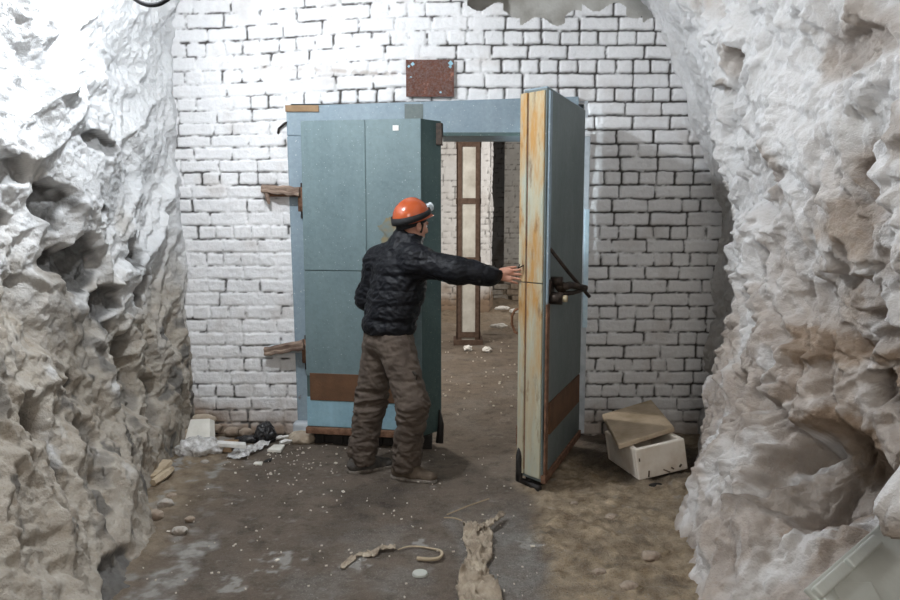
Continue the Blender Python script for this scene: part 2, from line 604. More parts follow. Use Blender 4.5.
L_hollows = []                                   # broken-out patches of bare stone: (y, z, half-width, half-height, depth, bare)
for px, py, w, h, dpt, bare in ((62, 203, .16, .11, .11, 1.), (84, 262, .26, .16, .13, 1.), (110, 308, .19, .13, .11, .9), (137, 256, .10, .10, .14, .95), (148, 293, .15, .16, .15, 1.),
                                (108, 213, .10, .04, .07, .85), (18, 222, .16, .06, .07, .9), (20, 165, .18, .08, .09, .6), (100, 142, .17, .07, .06, .8), (72, 80, .08, .06, .08, .4),
                                (135, 375, .12, .25, .14, .55), (155, 400, .10, .20, .10, .45), (10, 420, .10, .12, .13, .5), (40, 305, .10, .13, .05, .2), (15, 585, .25, .10, .08, .9), (100, 590, .2, .08, .08, .9), (68, 380, .06, .05, .05, .7),
                                (55, 440, .14, .10, .06, .5), (120, 330, .07, .05, .05, .7), (140, 525, .06, .05, .04, .9)):
    y, z = left_pt(px, py)
    L_hollows.append((y, z, w, h, dpt, bare))


def hollow_field(p, hol, seed):
    dd = np.zeros(len(p)); rk = np.zeros(len(p))
    wq = np.stack([fbm(p * 3.3, 3, seed), fbm(p * 3.3 + 7, 3, seed + 5)], 1) * .11
    for y, z, w, h, dpt, bare in hol:
        near = (np.abs(p[:, 1] - y) < 2.2 * w + .25) & (np.abs(p[:, 2] - z) < 2.2 * h + .25)
        if not near.any(): continue
        q = p[near]; wn = wq[near]
        a = (q[:, 1] - y + wn[:, 0] * min(1, w / .12)) / w; b = (q[:, 2] - z + wn[:, 1] * min(1, h / .12)) / h
        rr = np.sqrt(a * a + b * b)
        # steep upper lip, shallower lower slope: a broken-out block
        prof = sst(1.12, .72, rr) * (.75 + .35 * np.clip(b, -1, 1))
        dd[near] -= dpt * prof
        rk[near] = np.maximum(rk[near], bare * sst(1.02, .82, rr))
    return dd, rk


def left_disp(p):
    w = np.stack([fbm(p * 1.3, 2, 100), fbm(p * 1.3 + 3, 2, 103), fbm(p * 1.3 + 9, 2, 106)], 1) * .25
    q = p + w
    up = sst(.7, 1.6, p[:, 2])
    big = fbm(q * np.array([1, 1.2, .8]), 3, 110) * .09
    puffs = (billow(q * np.array([2.2, 2.4, 1.9]), 3, 120) - .45) * (.085 - .02 * up)
    diag = p[:, 1] * .55 + p[:, 2] * .85                          # flow ridges leaning like the seams in the stone
    rid = (1 - np.abs(perlin(np.stack([diag * 1.2, (p[:, 1] * .85 - p[:, 2] * .55) * 2.6, p[:, 0]], 1) + w, 130))) ** 4 * .06
    crag = -np.abs(fbm(q * 5.2, 3, 140)) * .05 * (1.1 - .5 * up)
    fine = fbm(p * 15, 3, 150) * .014 * (1.3 - .35 * up) + fbm(p * 46, 3, 155) * .006
    hd, _ = hollow_field(p, L_hollows, 160)
    # ridge of frost running down from the top corner, with the cleft beside it
    ry = 3.42 + (2.95 - p[:, 2]) * .42
    ridge = .04 * np.exp(-((p[:, 1] - ry + fbm(p * 2, 2, 171) * .08) / .14) ** 2) * sst(1.35, 1.8, p[:, 2])
    d = big + puffs + rid + crag + fine + hd + ridge
    return d * (.45 + .55 * sst(.0, .35, p[:, 2])) * (1 - .45 * sst(5.2, 5.5, p[:, 1]))


def left_masks(p, d):
    _, rk = hollow_field(p, L_hollows, 160)
    n = fbm(p * 2.2, 4, 180); n2 = fbm(p * 7, 4, 185)
    z = p[:, 2]
    dust = sst(1.75, .75, z + n * .45 + n2 * .2 + .35 * (p[:, 1] - 4.2) * .3) * .92
    dust = np.maximum(dust, .55 * sst(.3, .7, fbm(p * 1.7 + 4, 3, 186)) * sst(2.5, 1.9, z))
    dust = np.maximum(dust, sst(.7, .2, z) * .8)
    dust *= 1 - .75 * sst(.25, .55, fbm(p * 3.1 + 2, 4, 190)) * sst(.1, .6, z)
    rk = np.maximum(rk, .75 * sst(.25, .5, fbm(p * 3.1 + 11, 4, 195)) * sst(1.5, .8, z))
    rk = np.maximum(rk, .8 * sst(.3, .5, fbm(p * np.array([6, 6, 4.]) + 5, 4, 197)) * sst(1.5, .9, z))
    rk *= (1 - .25 * sst(.1, .5, n2))
    return np.clip(dust, 0, 1), np.clip(rk, 0, 1)


rock_wall('wall_left', ysr, zsr, L_st, L_rows, L_tab, 1, left_disp, left_masks, M_rock_left, 'frost-crusted rock wall with broken dark stone patches beside the blue door')

# right
R_st = [-2.5, 1.5, 2.0, 2.45, 2.75, 3.05, 3.45, 3.8, 4.1, 4.45, 4.75, 5.1, 5.6]
R_rows = [-.12, 0, .3, .55, .84, 1.2, 1.66, 2.0, 2.4, 2.8, 3.1, 3.6, 4.0]
R_tab = [
    [1.5, 1.55, 1.6, 1.65, 1.7, 1.7, 1.7, 1.7, 1.65, 1.5, 1.35, 1.0, .6],
    [1.35, 1.40, 1.55, 1.65, 1.70, 1.60, 1.50, 1.48, 1.42, 1.34, 1.22, .95, .6],
    [1.30, 1.42, 1.72, 1.85, 1.85, 1.65, 1.47, 1.44, 1.40, 1.33, 1.22, .95, .6],
    [1.02, 1.12, 1.50, 1.85, 1.90, 1.66, 1.46, 1.44, 1.40, 1.33, 1.22, .95, .6],
    [1.00, 1.08, 1.42, 1.78, 1.84, 1.68, 1.50, 1.46, 1.42, 1.35, 1.23, .95, .6],
    [1.02, 1.08, 1.28, 1.52, 1.66, 1.66, 1.54, 1.49, 1.45, 1.38, 1.25, .95, .6],
    [1.08, 1.15, 1.27, 1.40, 1.50, 1.58, 1.58, 1.52, 1.48, 1.40, 1.27, .95, .6],
    [1.12, 1.19, 1.33, 1.43, 1.52, 1.58, 1.61, 1.58, 1.50, 1.42, 1.28, .96, .6],
    [1.30, 1.40, 1.50, 1.52, 1.55, 1.62, 1.65, 1.61, 1.52, 1.43, 1.29, .97, .6],
    [1.50, 1.56, 1.62, 1.66, 1.71, 1.76, 1.78, 1.68, 1.56, 1.46, 1.33, 1.0, .6],
    [1.55, 1.60, 1.68, 1.76, 1.84, 1.88, 1.90, 1.80, 1.63, 1.50, 1.37, 1.0, .6],
    [1.78, 1.80, 1.84, 1.88, 1.93, 1.95, 1.97, 1.86, 1.70, 1.54, 1.42, 1.0, .6],
    [1.85, 1.86, 1.88, 1.91, 1.94, 1.96, 1.97, 1.86, 1.71, 1.55, 1.43, 1.0, .6]]


def right_pt(px, py, x):
    s = side(px, py, x)
    return s.y, s.z


R_hollows = []
for px, py, x, w, h, dpt, bare in ((828, 474, 1.62, .26, .20, .22, .55), (760, 405, 1.5, .07, .12, .10, .15), (790, 425, 1.55, .16, .12, .10, .0), (752, 268, 1.5, .05, .16, .09, .1), (735, 62, 1.45, .05, .09, .09, .1),
                                   (775, 172, 1.5, .12, .14, .06, .1), (870, 172, 1.45, .13, .09, .10, .1), (868, 330, 1.48, .25, .05, .06, .0), (870, 345, 1.5, .2, .12, .08, .0), (725, 88, 1.48, .10, .05, .06, .25),
                                   (855, 405, 1.55, .20, .10, .12, .35), (745, 395, 1.5, .05, .10, .10, .3), (800, 520, 1.4, .10, .08, .08, .1), (850, 55, 1.4, .22, .08, .05, .1)):
    y, z = right_pt(px, py, x)
    R_hollows.append((y, z, w, h, dpt * 1.5, bare))
FR_Y, FR_Z = right_pt(892, 440, 1.24)
FR_Z += .05


def right_disp(p):
    w = np.stack([fbm(p * 1.5, 3, 200), fbm(p * 1.5 + 3, 3, 203), fbm(p * 1.5 + 9, 3, 206)], 1) * .30
    q = p + w
    up = sst(1.3, 2.1, p[:, 2])
    big = fbm(q * np.array([1, 1.3, .9]), 3, 210) * .10
    fl = p[:, 1] * .6 - p[:, 2] * .8
    flow = (1 - np.abs(perlin(np.stack([(p[:, 1] * .8 + p[:, 2] * .6) * 3.4, fl * 1.0, p[:, 0]], 1) + w * 1.6, 220))) ** 3 * .085 * (.5 + .6 * up)
    puffs = (billow(q * np.array([2.5, 3.2, 2.2]), 3, 230) - .42) * .13 * (1 - .5 * up)
    crumple = -np.abs(fbm(q * 5.2 + w * 2, 4, 240)) * .085 * (1 - .45 * up)
    fine = fbm(p * 15 + w * 3, 4, 250) * .022 + fbm(p * 44, 3, 255) * .006
    hd, _ = hollow_field(p, R_hollows, 260)
    lump = .55 * np.exp(-(((p[:, 1] - FR_Y) / .17) ** 2 + ((p[:, 2] - FR_Z) / .145) ** 2) ** 1.5)
    d = big + flow + puffs + crumple + fine + hd
    d = np.where(p[:, 1] < 4.6, d, d * (.75 - .3 * sst(4.6, 5.4, p[:, 1])))
    d *= (.5 + .5 * sst(.0, .5, p[:, 2]))
    d *= 1 - .8 * sst(1.0, .2, p[:, 2]) * sst(2.9, 2.5, p[:, 1])
    return d + lump


R_dust = [(785, 168, 1.5, .16, .16, .7), (865, 165, 1.46, .16, .12, .75), (850, 40, 1.42, .3, .12, .6), (730, 60, 1.45, .07, .12, .5), (850, 225, 1.5, .35, .14, .8), (800, 245, 1.52, .14, .08, .8), (760, 300, 1.55, .12, .10, .6),
          (830, 300, 1.52, .16, .12, .75), (815, 350, 1.55, .25, .12, .95), (870, 370, 1.55, .25, .14, .95), (790, 395, 1.52, .16, .12, .8), (840, 450, 1.65, .30, .22, 1.), (820, 530, 1.45, .2, .22, .8), (745, 420, 1.45, .06, .16, .6), (745, 500, 1.3, .06, .16, .6), (720, 560, 1.15, .12, .10, .6)]
R_white = [(752, 230, 1.53, .12, .26, 1.), (745, 330, 1.52, .08, .18, .95), (770, 360, 1.5, .06, .10, .8), (880, 310, 1.48, .2, .10, .8), (870, 350, 1.48, .12, .05, .6), (765, 455, 1.42, .05, .22, .95), (775, 540, 1.28, .07, .22, .85), (715, 430, 1.4, .12, .12, .9), (740, 120, 1.5, .3, .3, .8), (695, 500, 1.25, .16, .14, .8), (700, 560, 1.12, .14, .10, .7), (735, 470, 1.38, .10, .16, .8), (880, 420, 1.5, .1, .2, .5)]
R_dust = [(*right_pt(a, b_, x), w, h, s) for a, b_, x, w, h, s in R_dust]
R_white = [(*right_pt(a, b_, x), w, h, s) for a, b_, x, w, h, s in R_white]


def patches(p, lst, seed):
    o_ = np.zeros(len(p))
    n = fbm(p * 5, 4, seed) * .75
    for y, z, w, h, s in lst:
        o_ = np.maximum(o_, s * sst(1.25, .45, np.hypot((p[:, 1] - y) / w, (p[:, 2] - z) / h) + n))
    return o_


def right_masks(p, d):
    _, rk = hollow_field(p, R_hollows, 260)
    n = fbm(p * 1.8, 4, 280); n2 = fbm(p * 6, 4, 285)
    z = p[:, 2]; y = p[:, 1]
    lo = sst(1.95, 1.1, z + n * .55 + n2 * .22 + .12 * (y - 3.2)) * .9
    streak = fbm(p * np.array([2, 4.5, 1.2]), 4, 288)
    dust = np.maximum(lo * (1 - .8 * sst(.1, .5, streak)), .75 * sst(.25, .6, fbm(p * 2.3 + 5, 4, 290)))
    dust = np.maximum(dust, sst(.3, .02, z) * .8)
    # browner and darker inside the hollows
    hd, _ = hollow_field(p, R_hollows, 260)
    dust = np.maximum(dust, sst(-.02, -.07, hd) * .85)
    dust = np.maximum(dust * .74, patches(p, R_dust, 292))
    dust *= 1 - .92 * patches(p, R_white, 294)
    fr = np.exp(-(((y - FR_Y) / .2) ** 2 + ((z - FR_Z) / .24) ** 2))
    dust *= 1 - sst(.12, .4, fr)
    dust *= 1 - .7 * sst(4.6, 4.9, y)
    return np.clip(dust, 0, 1), np.clip(rk * .8 + .3 * sst(4.7, 5.1, y) * sst(2.2, 1.9, z), 0, 1)


rock_wall('wall_right', ysr, zsr, R_st, R_rows, R_tab, -1, right_disp, right_masks, M_rock_right, 'bulging frosted rock wall with brown dust beside the open door leaf')

# ---- rough vault over the gallery
cu = np.linspace(-2.2, 1.75, 170); cv = np.linspace(-2.5, 5.6, 220)
CXg, CYg = [a.ravel() for a in np.meshgrid(cu, cv, indexing='ij')]
p = np.stack([CXg, CYg, CXg * 0 + 3], 1)
zc = 3.68 + .12 * fbm(p * 1.4, 4, 300) - .06 * np.abs(fbm(p * 4, 4, 305)) - .35 * np.abs((CXg + .2) / 2) ** 2
zc = np.maximum(zc, 3.32) - .12 - (.10 * sst(.0, .3, CXg)) * sst(5.2, 5.45, CYg) + .12 * sst(5.2, 5.0, CYg)
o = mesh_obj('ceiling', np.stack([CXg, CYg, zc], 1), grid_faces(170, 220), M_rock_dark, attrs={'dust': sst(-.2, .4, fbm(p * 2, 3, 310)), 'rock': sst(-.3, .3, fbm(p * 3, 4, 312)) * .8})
tag(o, 'rough rock vault over the gallery', 'ceiling', kind='structure')

# ---- floor, running on through the doorway into the room behind
fy = np.concatenate([np.linspace(-2.5, 2.2, 30)[:-1], np.linspace(2.2, 5.7, 400)[:-1], np.linspace(5.7, 15.6, 230)])
fx = np.concatenate([np.linspace(-4, -2.2, 16)[:-1], np.linspace(-2.2, 2.2, 440)[:-1], np.linspace(2.2, 5, 24)])
Xf, Yf = [a.ravel() for a in np.meshgrid(fx, fy, indexing='ij')]
p = np.stack([Xf, Yf, Xf * 0 + 1.7], 1)
front = sst(5.75, 5.3, Yf)
zf = fbm(p * 1.6, 3, 400) * .012 + fbm(p * 9, 4, 405) * .007 + fbm(p * 34, 3, 408) * .0035
rt = F(560, 545)
och = sst(.40, .52, Xf + fbm(p * 3, 4, 410) * .10) * front * sst(5.3, 4.9, Yf)
zf += och * (.012 + np.maximum(fbm(p * 12, 4, 412), -.2) * .034)
talus = sst(-1.25, -1.75, Xf + fbm(p * 3, 3, 414) * .15) * front + sst(1.0, 1.4, Xf) * front
zf += talus * .05 * (.5 + .5 * fbm(p * 8, 4, 416))
mound = sst(9.3, 11.2, Yf + fbm(p * 1.2, 3, 418) * .5)
zf += mound * (.12 + .10 * fbm(p * 3, 4, 419))
slab = sst(-.06, .04, Xf + fbm(p * 2.5, 4, 420) * .12 - .04) * sst(.52, .42, Xf + fbm(p * 4, 3, 422) * .08) * sst(4.25, 3.7, Yf + fbm(p * 3, 4, 424) * .4) * (.55 + .45 * sst(-.3, .3, fbm(p * 6, 4, 426)))
sc_ = sst(-.15, .5, fbm(p * 3.2 + 3, 5, 428)) * front * .45 * sst(4.6, 3.6, Yf) * sst(-1.3, -.7, Xf)
slab = np.maximum(slab, sc_)
s0 = F(203, 545); s1 = F(148, 600)
seg = np.array([s1.x - s0.x, s1.y - s0.y]); sl = np.linalg.norm(seg); seg /= sl
al = (Xf - s0.x) * seg[0] + (Yf - s0.y) * seg[1]; ac = np.abs(-(Xf - s0.x) * seg[1] + (Yf - s0.y) * seg[0])
salt = (.25 + .75 * sst(-.25, .25, fbm(p * 13, 4, 431))) * sst(.11, .03, ac + fbm(p * 7, 4, 430) * .13) * sst(-.25, .05, al) * sst(sl + .6, sl, al)
for px, py, r_ in ((282, 562, .07), (420, 545, .04), (355, 565, .06), (530, 545, .05), (230, 585, .06), (170, 470, .1)):
    q = F(px, py)
    salt = np.maximum(salt, .85 * sst(1.1, .3, np.hypot(Xf - q.x, (Yf - q.y) * .8) / r_ + fbm(p * 17, 4, 432) * 2.2))
salt = np.maximum(salt, .8 * sst(.15, .6, fbm(p * 7 + 2, 4, 433)) * sst(-1.15, -1.5, Xf) * front)
salt = np.maximum(salt, .30 * sst(.42, .62, fbm(p * 11, 4, 434)) * front)
wet_shade = .75 * sst(.1, .5, fbm(p * 2.1 + 8, 4, 436)) * sst(4.9, 4.2, Yf) * sst(3.3, 4.2, Yf) * sst(.4, .1, Xf) * .6
q0 = F(640, 460)
wet_shade = np.maximum(wet_shade, .8 * sst(.55, .3, np.hypot(Xf - q0.x, (Yf - q0.y) * .9) + fbm(p * 4, 3, 438) * .12))  # open leaf's floor shadow around the crate, painted into the floor colour
wet_shade = np.maximum(wet_shade, .35 * sst(.25, .5, fbm(p * 8 + 1, 4, 439)) * sst(.35, .5, Xf) * front)
och = np.maximum(och * (.72 + .28 * sst(-.2, .4, fbm(p * 9, 4, 440))), .35 * mound)
och = np.maximum(och, .6 * talus)
slab = np.maximum(slab, .25 * (1 - front) * sst(-.1, .5, fbm(p * 2.2, 4, 442)))
o = mesh_obj('floor', np.stack([Xf, Yf, zf], 1), grid_faces(len(fx), len(fy)), M_floor, attrs={'slab': slab, 'ochre': np.clip(och, 0, 1), 'salt': np.clip(salt, 0, 1), 'wet_shade': np.clip(wet_shade, 0, 1)})
tag(o, 'trodden dirt floor with pale concrete patches', 'floor', kind='structure')


# ---- the room behind the doorway
def far_wall(name, a, b, z1, seed, mat, label, course=.0975, dark=.3):
    a = np.array(a, float); b = np.array(b, float)
    Lh = np.linalg.norm(b - a)
    nu, nv = max(40, int(Lh / .018)), int(z1 / .018)
    U, V = [q.ravel() for q in np.meshgrid(np.linspace(0, Lh, nu), np.linspace(-.1, z1, nv), indexing='ij')]
    H, J, FLw = brick_field(U, V, course, seed, lambda x, z: x * 0, lambda x, z: x * 0 + .72)
    q = np.stack([U, V, U * 0 + seed], 1)
    H = H + fbm(q * 1.3, 3, 500 + seed) * .03
    d = (b - a) / Lh
    nr = np.array([-d[1], d[0]])
    if nr @ (np.array([0., 6.]) - (a + b) / 2) < 0: nr = -nr
    co = np.stack([a[0] + d[0] * U + nr[0] * H, a[1] + d[1] * U + nr[1] * H, V], 1)
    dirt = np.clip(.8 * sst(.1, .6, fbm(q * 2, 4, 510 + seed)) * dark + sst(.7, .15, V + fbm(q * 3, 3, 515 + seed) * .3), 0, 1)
    o = mesh_obj(name, co, grid_faces(nu, nv), mat, attrs={'joint': J * .8, 'dirt': dirt})
    return tag(o, label, 'wall', kind='structure')


far_wall('wall_far_white', (-3.2, 11.7), (.62, 11.7), 3.3, 5, M_brick, 'whitewashed brick wall deep in the room behind the door', dark=.2)
far_wall('wall_far_end', (.62, 11.7), (.70, 12.3), 3.3, 6, M_brick, 'end face of the white wall deep in the back room')
far_wall('wall_far_shadow_recess', (-.6, 15.3), (1.6, 15.3), 3.3, 10, M_brick_far, 'dark recess added as the shadow wedge beside the white wall in the back room', dark=.9)  # darker wall added to form the shadow wedge past the white wall's end
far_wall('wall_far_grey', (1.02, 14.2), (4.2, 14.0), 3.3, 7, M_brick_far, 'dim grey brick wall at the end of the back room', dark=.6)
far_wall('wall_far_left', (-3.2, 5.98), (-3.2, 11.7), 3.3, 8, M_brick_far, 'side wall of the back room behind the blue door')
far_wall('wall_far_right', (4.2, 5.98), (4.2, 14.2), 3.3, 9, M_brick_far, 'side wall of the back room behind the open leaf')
for nm, x0, x1, z0 in (('wall_back_left', -3.3, OP_X0 - .03, 0), ('wall_back_right', OP_X1 + .03, 4.3, 0), ('wall_back_lintel', OP_X0 - .03, OP_X1 + .03, OP_Z + .03)):
    bm = bmesh.new()
    add_box(bm, ((x0 + x1) / 2, WY + .52, (z0 + 3.5) / 2 - .05), (x1 - x0, .06, 3.6 - z0))
    o = bm_obj(nm, bm, M_brick_far and M_post)
    tag(o, {'wall_back_left': 'rear face of the brick wall behind the blue door', 'wall_back_right': 'rear face of the brick wall behind the open leaf', 'wall_back_lintel': 'rear face of the wall above the doorway'}[nm], 'wall', kind='structure')
cu = np.linspace(-3.4, 4.4, 80); cv = np.linspace(WY + .5, 15.6, 90)
CXg, CYg = [a.ravel() for a in np.meshgrid(cu, cv, indexing='ij')]
p = np.stack([CXg, CYg, CXg * 0 + 5], 1)
o = mesh_obj('ceiling_far', np.stack([CXg, CYg, 3.2 + .1 * fbm(p, 4, 520)], 1), grid_faces(80, 90), M_rock_dark, attrs={'dust': p[:, 0] * 0 + .4, 'rock': p[:, 0] * 0 + .3})
tag(o, 'dark ceiling of the room behind the doorway', 'ceiling', kind='structure')

# plastered column with angle-iron corners and straps
CY = 9.3
cxa, cxb = P(457.5, 345, CY).x, P(479, 345, CY).x
col = tag(empty('pillar', ((cxa + cxb) / 2, CY + .13, 0)), 'white plastered column with rusty angle irons seen through the doorway', 'pillar', kind='structure')
w_ = cxb - cxa
bm = bmesh.new(); add_box(bm, (0, 0, 1.6), (w_, .26, 3.3)); bm_obj('shaft', bm, M_post, col, bevel=.01)
for sx in (-1, 1):
    for sy in (-1, 1):
        bm = bmesh.new()
        add_box(bm, (sx * (w_ / 2 - .02), sy * .137, 1.6), (.062, .012, 3.3)); add_box(bm, (sx * (w_ / 2 + .007), sy * .112, 1.6), (.012, .062, 3.3))
        bm_obj('angle_iron', bm, M_iron_brown, col)
for zz in (.13, P(465, 260, CY).z, P(465, 201, CY).z, P(465, 144, CY).z):
    bm = bmesh.new()
    add_box(bm, (0, -.142, zz), (w_, .014, .07)); add_box(bm, (w_ / 2 + .012, 0, zz), (.014, .27, .07)); add_box(bm, (-w_ / 2 - .012, 0, zz), (.014, .27, .07))
    bm_obj('iron_strap', bm, M_iron_brown, col)
bm = bmesh.new(); add_box(bm, (0, 0, .03), (w_ + .10, .34, .07)); bm_obj('base_plate', bm, M_iron_brown, col, bevel=.006)

# ================================================================== DOORWAY
fr = tag(empty('trim_1', (0, WY, 0)), 'blue-grey sheet-metal frame around the doorway', 'door frame', kind='structure')
zl, zr = P(286, 106, WY - .03).z, P(522, 98, WY - .03).z + .012
zb = P(480, 136, WY - .03).z
bm = bmesh.new()
xa, xb = P(286, 106, WY - .03).x, .91
add_prism(bm, [(xa, -.03, zb), (xb, -.03, zb), (xb, .42, zb), (xa, .42, zb)], [(xa, -.03, zl), (xb, -.03, zr), (xb, .42, zr), (xa, .42, zl)])
bm_obj('header', bm, M_paint_frame, fr, bevel=.008)
bm = bmesh.new(); add_box(bm, (.3, -.034, zb + .012), (1.3, .012, .024)); bm_obj('drip_strip', bm, M_paint_dark, fr)
bm = bmesh.new(); add_box(bm, ((P(287, 108, WY).x + P(319, 108, WY).x) / 2, -.036, zl - .018), (.235, .014, .044)); bm_obj('wooden_shim', bm, M_card, fr)
xbm = P(298, 432, WY - .03).x
bm = bmesh.new()
add_prism(bm, [(xbm, -.03, .02), (xbm + .13, -.03, .02), (xbm + .13, .42, .02), (xbm, .42, .02)], [(xa, -.03, zb), (xa + .15, -.03, zb), (xa + .15, .42, zb), (xa, .42, zb)])
bm_obj('jamb', bm, M_paint_frame, fr, bevel=.008)
bm = bmesh.new()
add_prism(bm, [(.88, -.02, .02), (1.0, -.02, .02), (1.0, .42, .02), (.88, .42, .02)], [(.88, -.02, zb), (1.0, -.02, zb), (1.0, .42, zb), (.88, .42, zb)])
bm_obj('jamb', bm, M_white_jamb, fr, bevel=.006)
bm = bmesh.new(); add_box(bm, (.985, -.026, 1.25), (.034, .016, .86)); bm_obj('blue_strip', bm, M_jamb_pale, fr, bevel=.004)  # narrow strip coloured pale blue against the white jamb
bm = bmesh.new(); add_box(bm, (xbm + .06, -.05, .06), (.17, .10, .13)); bm_obj('plinth', bm, M_white_jamb, fr, smooth=False, bevel=.02)
# small dent of bare metal and paint patch on the header
bm = bmesh.new(); add_box(bm, (P(414, 112, WY).x, -.032, P(414, 112, WY).z), (.13, .006, .10)); bm_obj('rusty_patch', bm, M_paint_grey, fr)


def leaf(name, label, hinge, u, n, length, zlo, zhi, bevel, thick, faces):
    """a thick insulated leaf: local x runs from the hinge to the free edge, local y into the thickness"""
    root = empty(name, hinge)
    root.rotation_euler = (0, 0, math.atan2(u[1], u[0]))
    tag(root, label, 'door', kind='structure')
    return root


# ---- closed-ish leaf (hinged at its jamb, free edge a little towards us)
TH = .17
Hn = P(301, 121, 5.22); ang = -math.radians(9.5)
LL = .835
d1 = empty('door_1', (Hn.x, 5.22, 0), ang)
tag(d1, 'blue-grey steel leaf still almost shut behind the man', 'door', kind='structure')
z0, z1 = .105, Hn.z
bm = bmesh.new()
ring = lambda z: [(0, 0, z), (LL, 0, z), (LL + .105, TH, z), (.03, TH, z)]
add_prism(bm, ring(z0), ring(z1))
bm_obj('leaf_core', bm, M_paint_dark, d1, bevel=.004)
seam_x = LL * .535; seam_z = P(330, 271, 5.16).z
zk0, zk1 = .335, .53
for xa_, xb_, za_, zb_, m_ in ((0, seam_x - .003, seam_z + .003, z1, M_paint), (seam_x + .003, LL, seam_z + .003, z1, M_paint),
                               (0, LL, zk1 - .02, seam_z - .003, M_paint), (0, LL, z0 + .04, zk0 + .02, M_paint_low)):
    bm = bmesh.new(); add_box(bm, ((xa_ + xb_) / 2, -.004, (za_ + zb_) / 2), (xb_ - xa_, .012, zb_ - za_))
    bm_obj('sheet', bm, m_, d1, bevel=.003)
bm = bmesh.new(); add_box(bm, (seam_x, -.014, (seam_z + z1) / 2), (.014, .01, z1 - seam_z - .01)); bm_obj('seam_strip', bm, M_paint_dark and M_paint, d1, bevel=.003)
bm = bmesh.new(); add_box(bm, (LL / 2 + .012, -.012, (zk0 + zk1) / 2), (LL - .03, .008, zk1 - zk0)); bm_obj('kick_plate', bm, M_rust_plain, d1, bevel=.002)
bm = bmesh.new(); add_box(bm, (LL / 2, -.012, z0 + .012), (LL + .01, .045, .045)); bm_obj('bottom_rail', bm, M_rust, d1, bevel=.004)
bm = bmesh.new()
for k in range(12):
    x_ = .03 + k * (LL + .03) / 12
    add_box(bm, (x_ + .036, .05 + .015 * math.sin(k * 2.1), .055), (.073, .02, .10))
add_box(bm, (LL / 2 + .03, .12, .058), (LL + .02, .10, .10))
bm_obj('rubber_seal', bm, M_rubber, d1, bevel=.006)
bm = bmesh.new()
add_tube(bm, [(LL + .095, TH - .02, .26), (LL + .108, TH - .04, .16), (LL + .10, TH - .06, .03)], [.008, .022, .028], 8)
bm_obj('torn_seal', bm, M_rubber, d1, smooth=True)
bm = bmesh.new(); add_box(bm, (LL - .17, -.012, z1 - .06), (.04, .008, .035)); bm_obj('paint_scar', bm, M_white, d1)
bm = bmesh.new(); add_box(bm, (LL + .095, TH - .02, z1 - .09), (.05, .05, .15)); bm_obj('top_catch', bm, M_dark_iron, d1, bevel=.006)
# smear of yellow foam near the man's shoulder
bm = bmesh.new()
q = P(388, 230, 5.1)
xs_, zs_ = [], []
n_s = 40
vv = [bm.verts.new((LL - .235 + (.062 + .03 * math.sin(3 * a + 1) + .012 * math.sin(9 * a)) * math.cos(a), -.0125, 1.53 + (.085 + .03 * math.sin(2 * a) + .014 * math.sin(7 * a + 2)) * math.sin(a))) for a in [2 * PI * k / n_s for k in range(n_s)]]
f0 = bm.faces.new(vv)
ex = bmesh.ops.extrude_face_region(bm, geom=[f0])
for v in [g for g in ex['geom'] if isinstance(g, bmesh.types.BMVert)]: v.co.y += .004
bm_obj('rust_smear', bm, simple('ochre_smear', (.24, .19, .10), (.16, .2, .2), 22, .9), d1)

# ---- open leaf
H2 = Vector((.91, 5.2, 0)); Fe = Vector((.54, 4.26, 0)); Be = Vector((.425, 4.40, 0))
u2 = (Fe - H2).normalized(); L2 = (Fe - H2).length
ang2 = math.atan2(u2.y, u2.x)
d2 = empty('door_2', (H2.x, H2.y, 0), ang2)
tag(d2, 'thick insulated leaf swung open, yellowed worn edge, touched by the man', 'door', kind='structure')
inv = Matrix.Rotation(-ang2, 3, 'Z')
loc2 = lambda v: inv @ (Vector(v) - H2)
bl = loc2(Be)                                       # free back corner, in the leaf's own frame
sy = -1 if bl.y < 0 else 1                          # side of the leaf away from the outer face
hz2 = P(547, 87, 4.26).z
zz0 = .075
bm = bmesh.new()
ring = lambda z, dz=0: [(0, 0, z), (L2, 0, z - dz), (bl.x, bl.y, z - dz), (-.02, bl.y, z)]
add_prism(bm, ring(zz0), ring(hz2))
bm_obj('leaf_core', bm, M_paint_grey, d2, bevel=.004)
oy = -sy                                           # outward side of the outer face (local y)
bm = bmesh.new(); add_box(bm, (L2 / 2, oy * .005, (zk1 + hz2) / 2), (L2 - .02, .012, hz2 - zk1 - .01)); bm_obj('sheet', bm, M_paint_grey, d2, bevel=.003)
bm = bmesh.new(); add_box(bm, (L2 / 2 - .04, oy * .009, (zk0 + zk1) / 2), (L2 - .16, .012, zk1 - zk0)); bm_obj('kick_plate', bm, M_rust_plain, d2, bevel=.002)
bm = bmesh.new(); add_box(bm, (L2 / 2, oy * .005, (zz0 + zk0) / 2 + .02), (L2 - .02, .012, zk0 - zz0 - .05)); bm_obj('sheet', bm, M_paint_grey, d2, bevel=.003)
bm = bmesh.new(); add_box(bm, (L2 / 2, oy * .008, zz0 + .02), (L2 + .005, .03, .05)); bm_obj('bottom_rail', bm, M_rust, d2, bevel=.004)
bm = bmesh.new(); add_box(bm, (L2 - .035, oy * .012, .62), (.06, .012, 1.05)); bm_obj('rusted_strip', bm, M_rust, d2, bevel=.003)
bm = bmesh.new(); add_box(bm, (L2 - .03, oy * .012, 1.73), (.05, .012, 1.2)); bm_obj('edge_angle', bm, M_paint_frame, d2, bevel=.003)
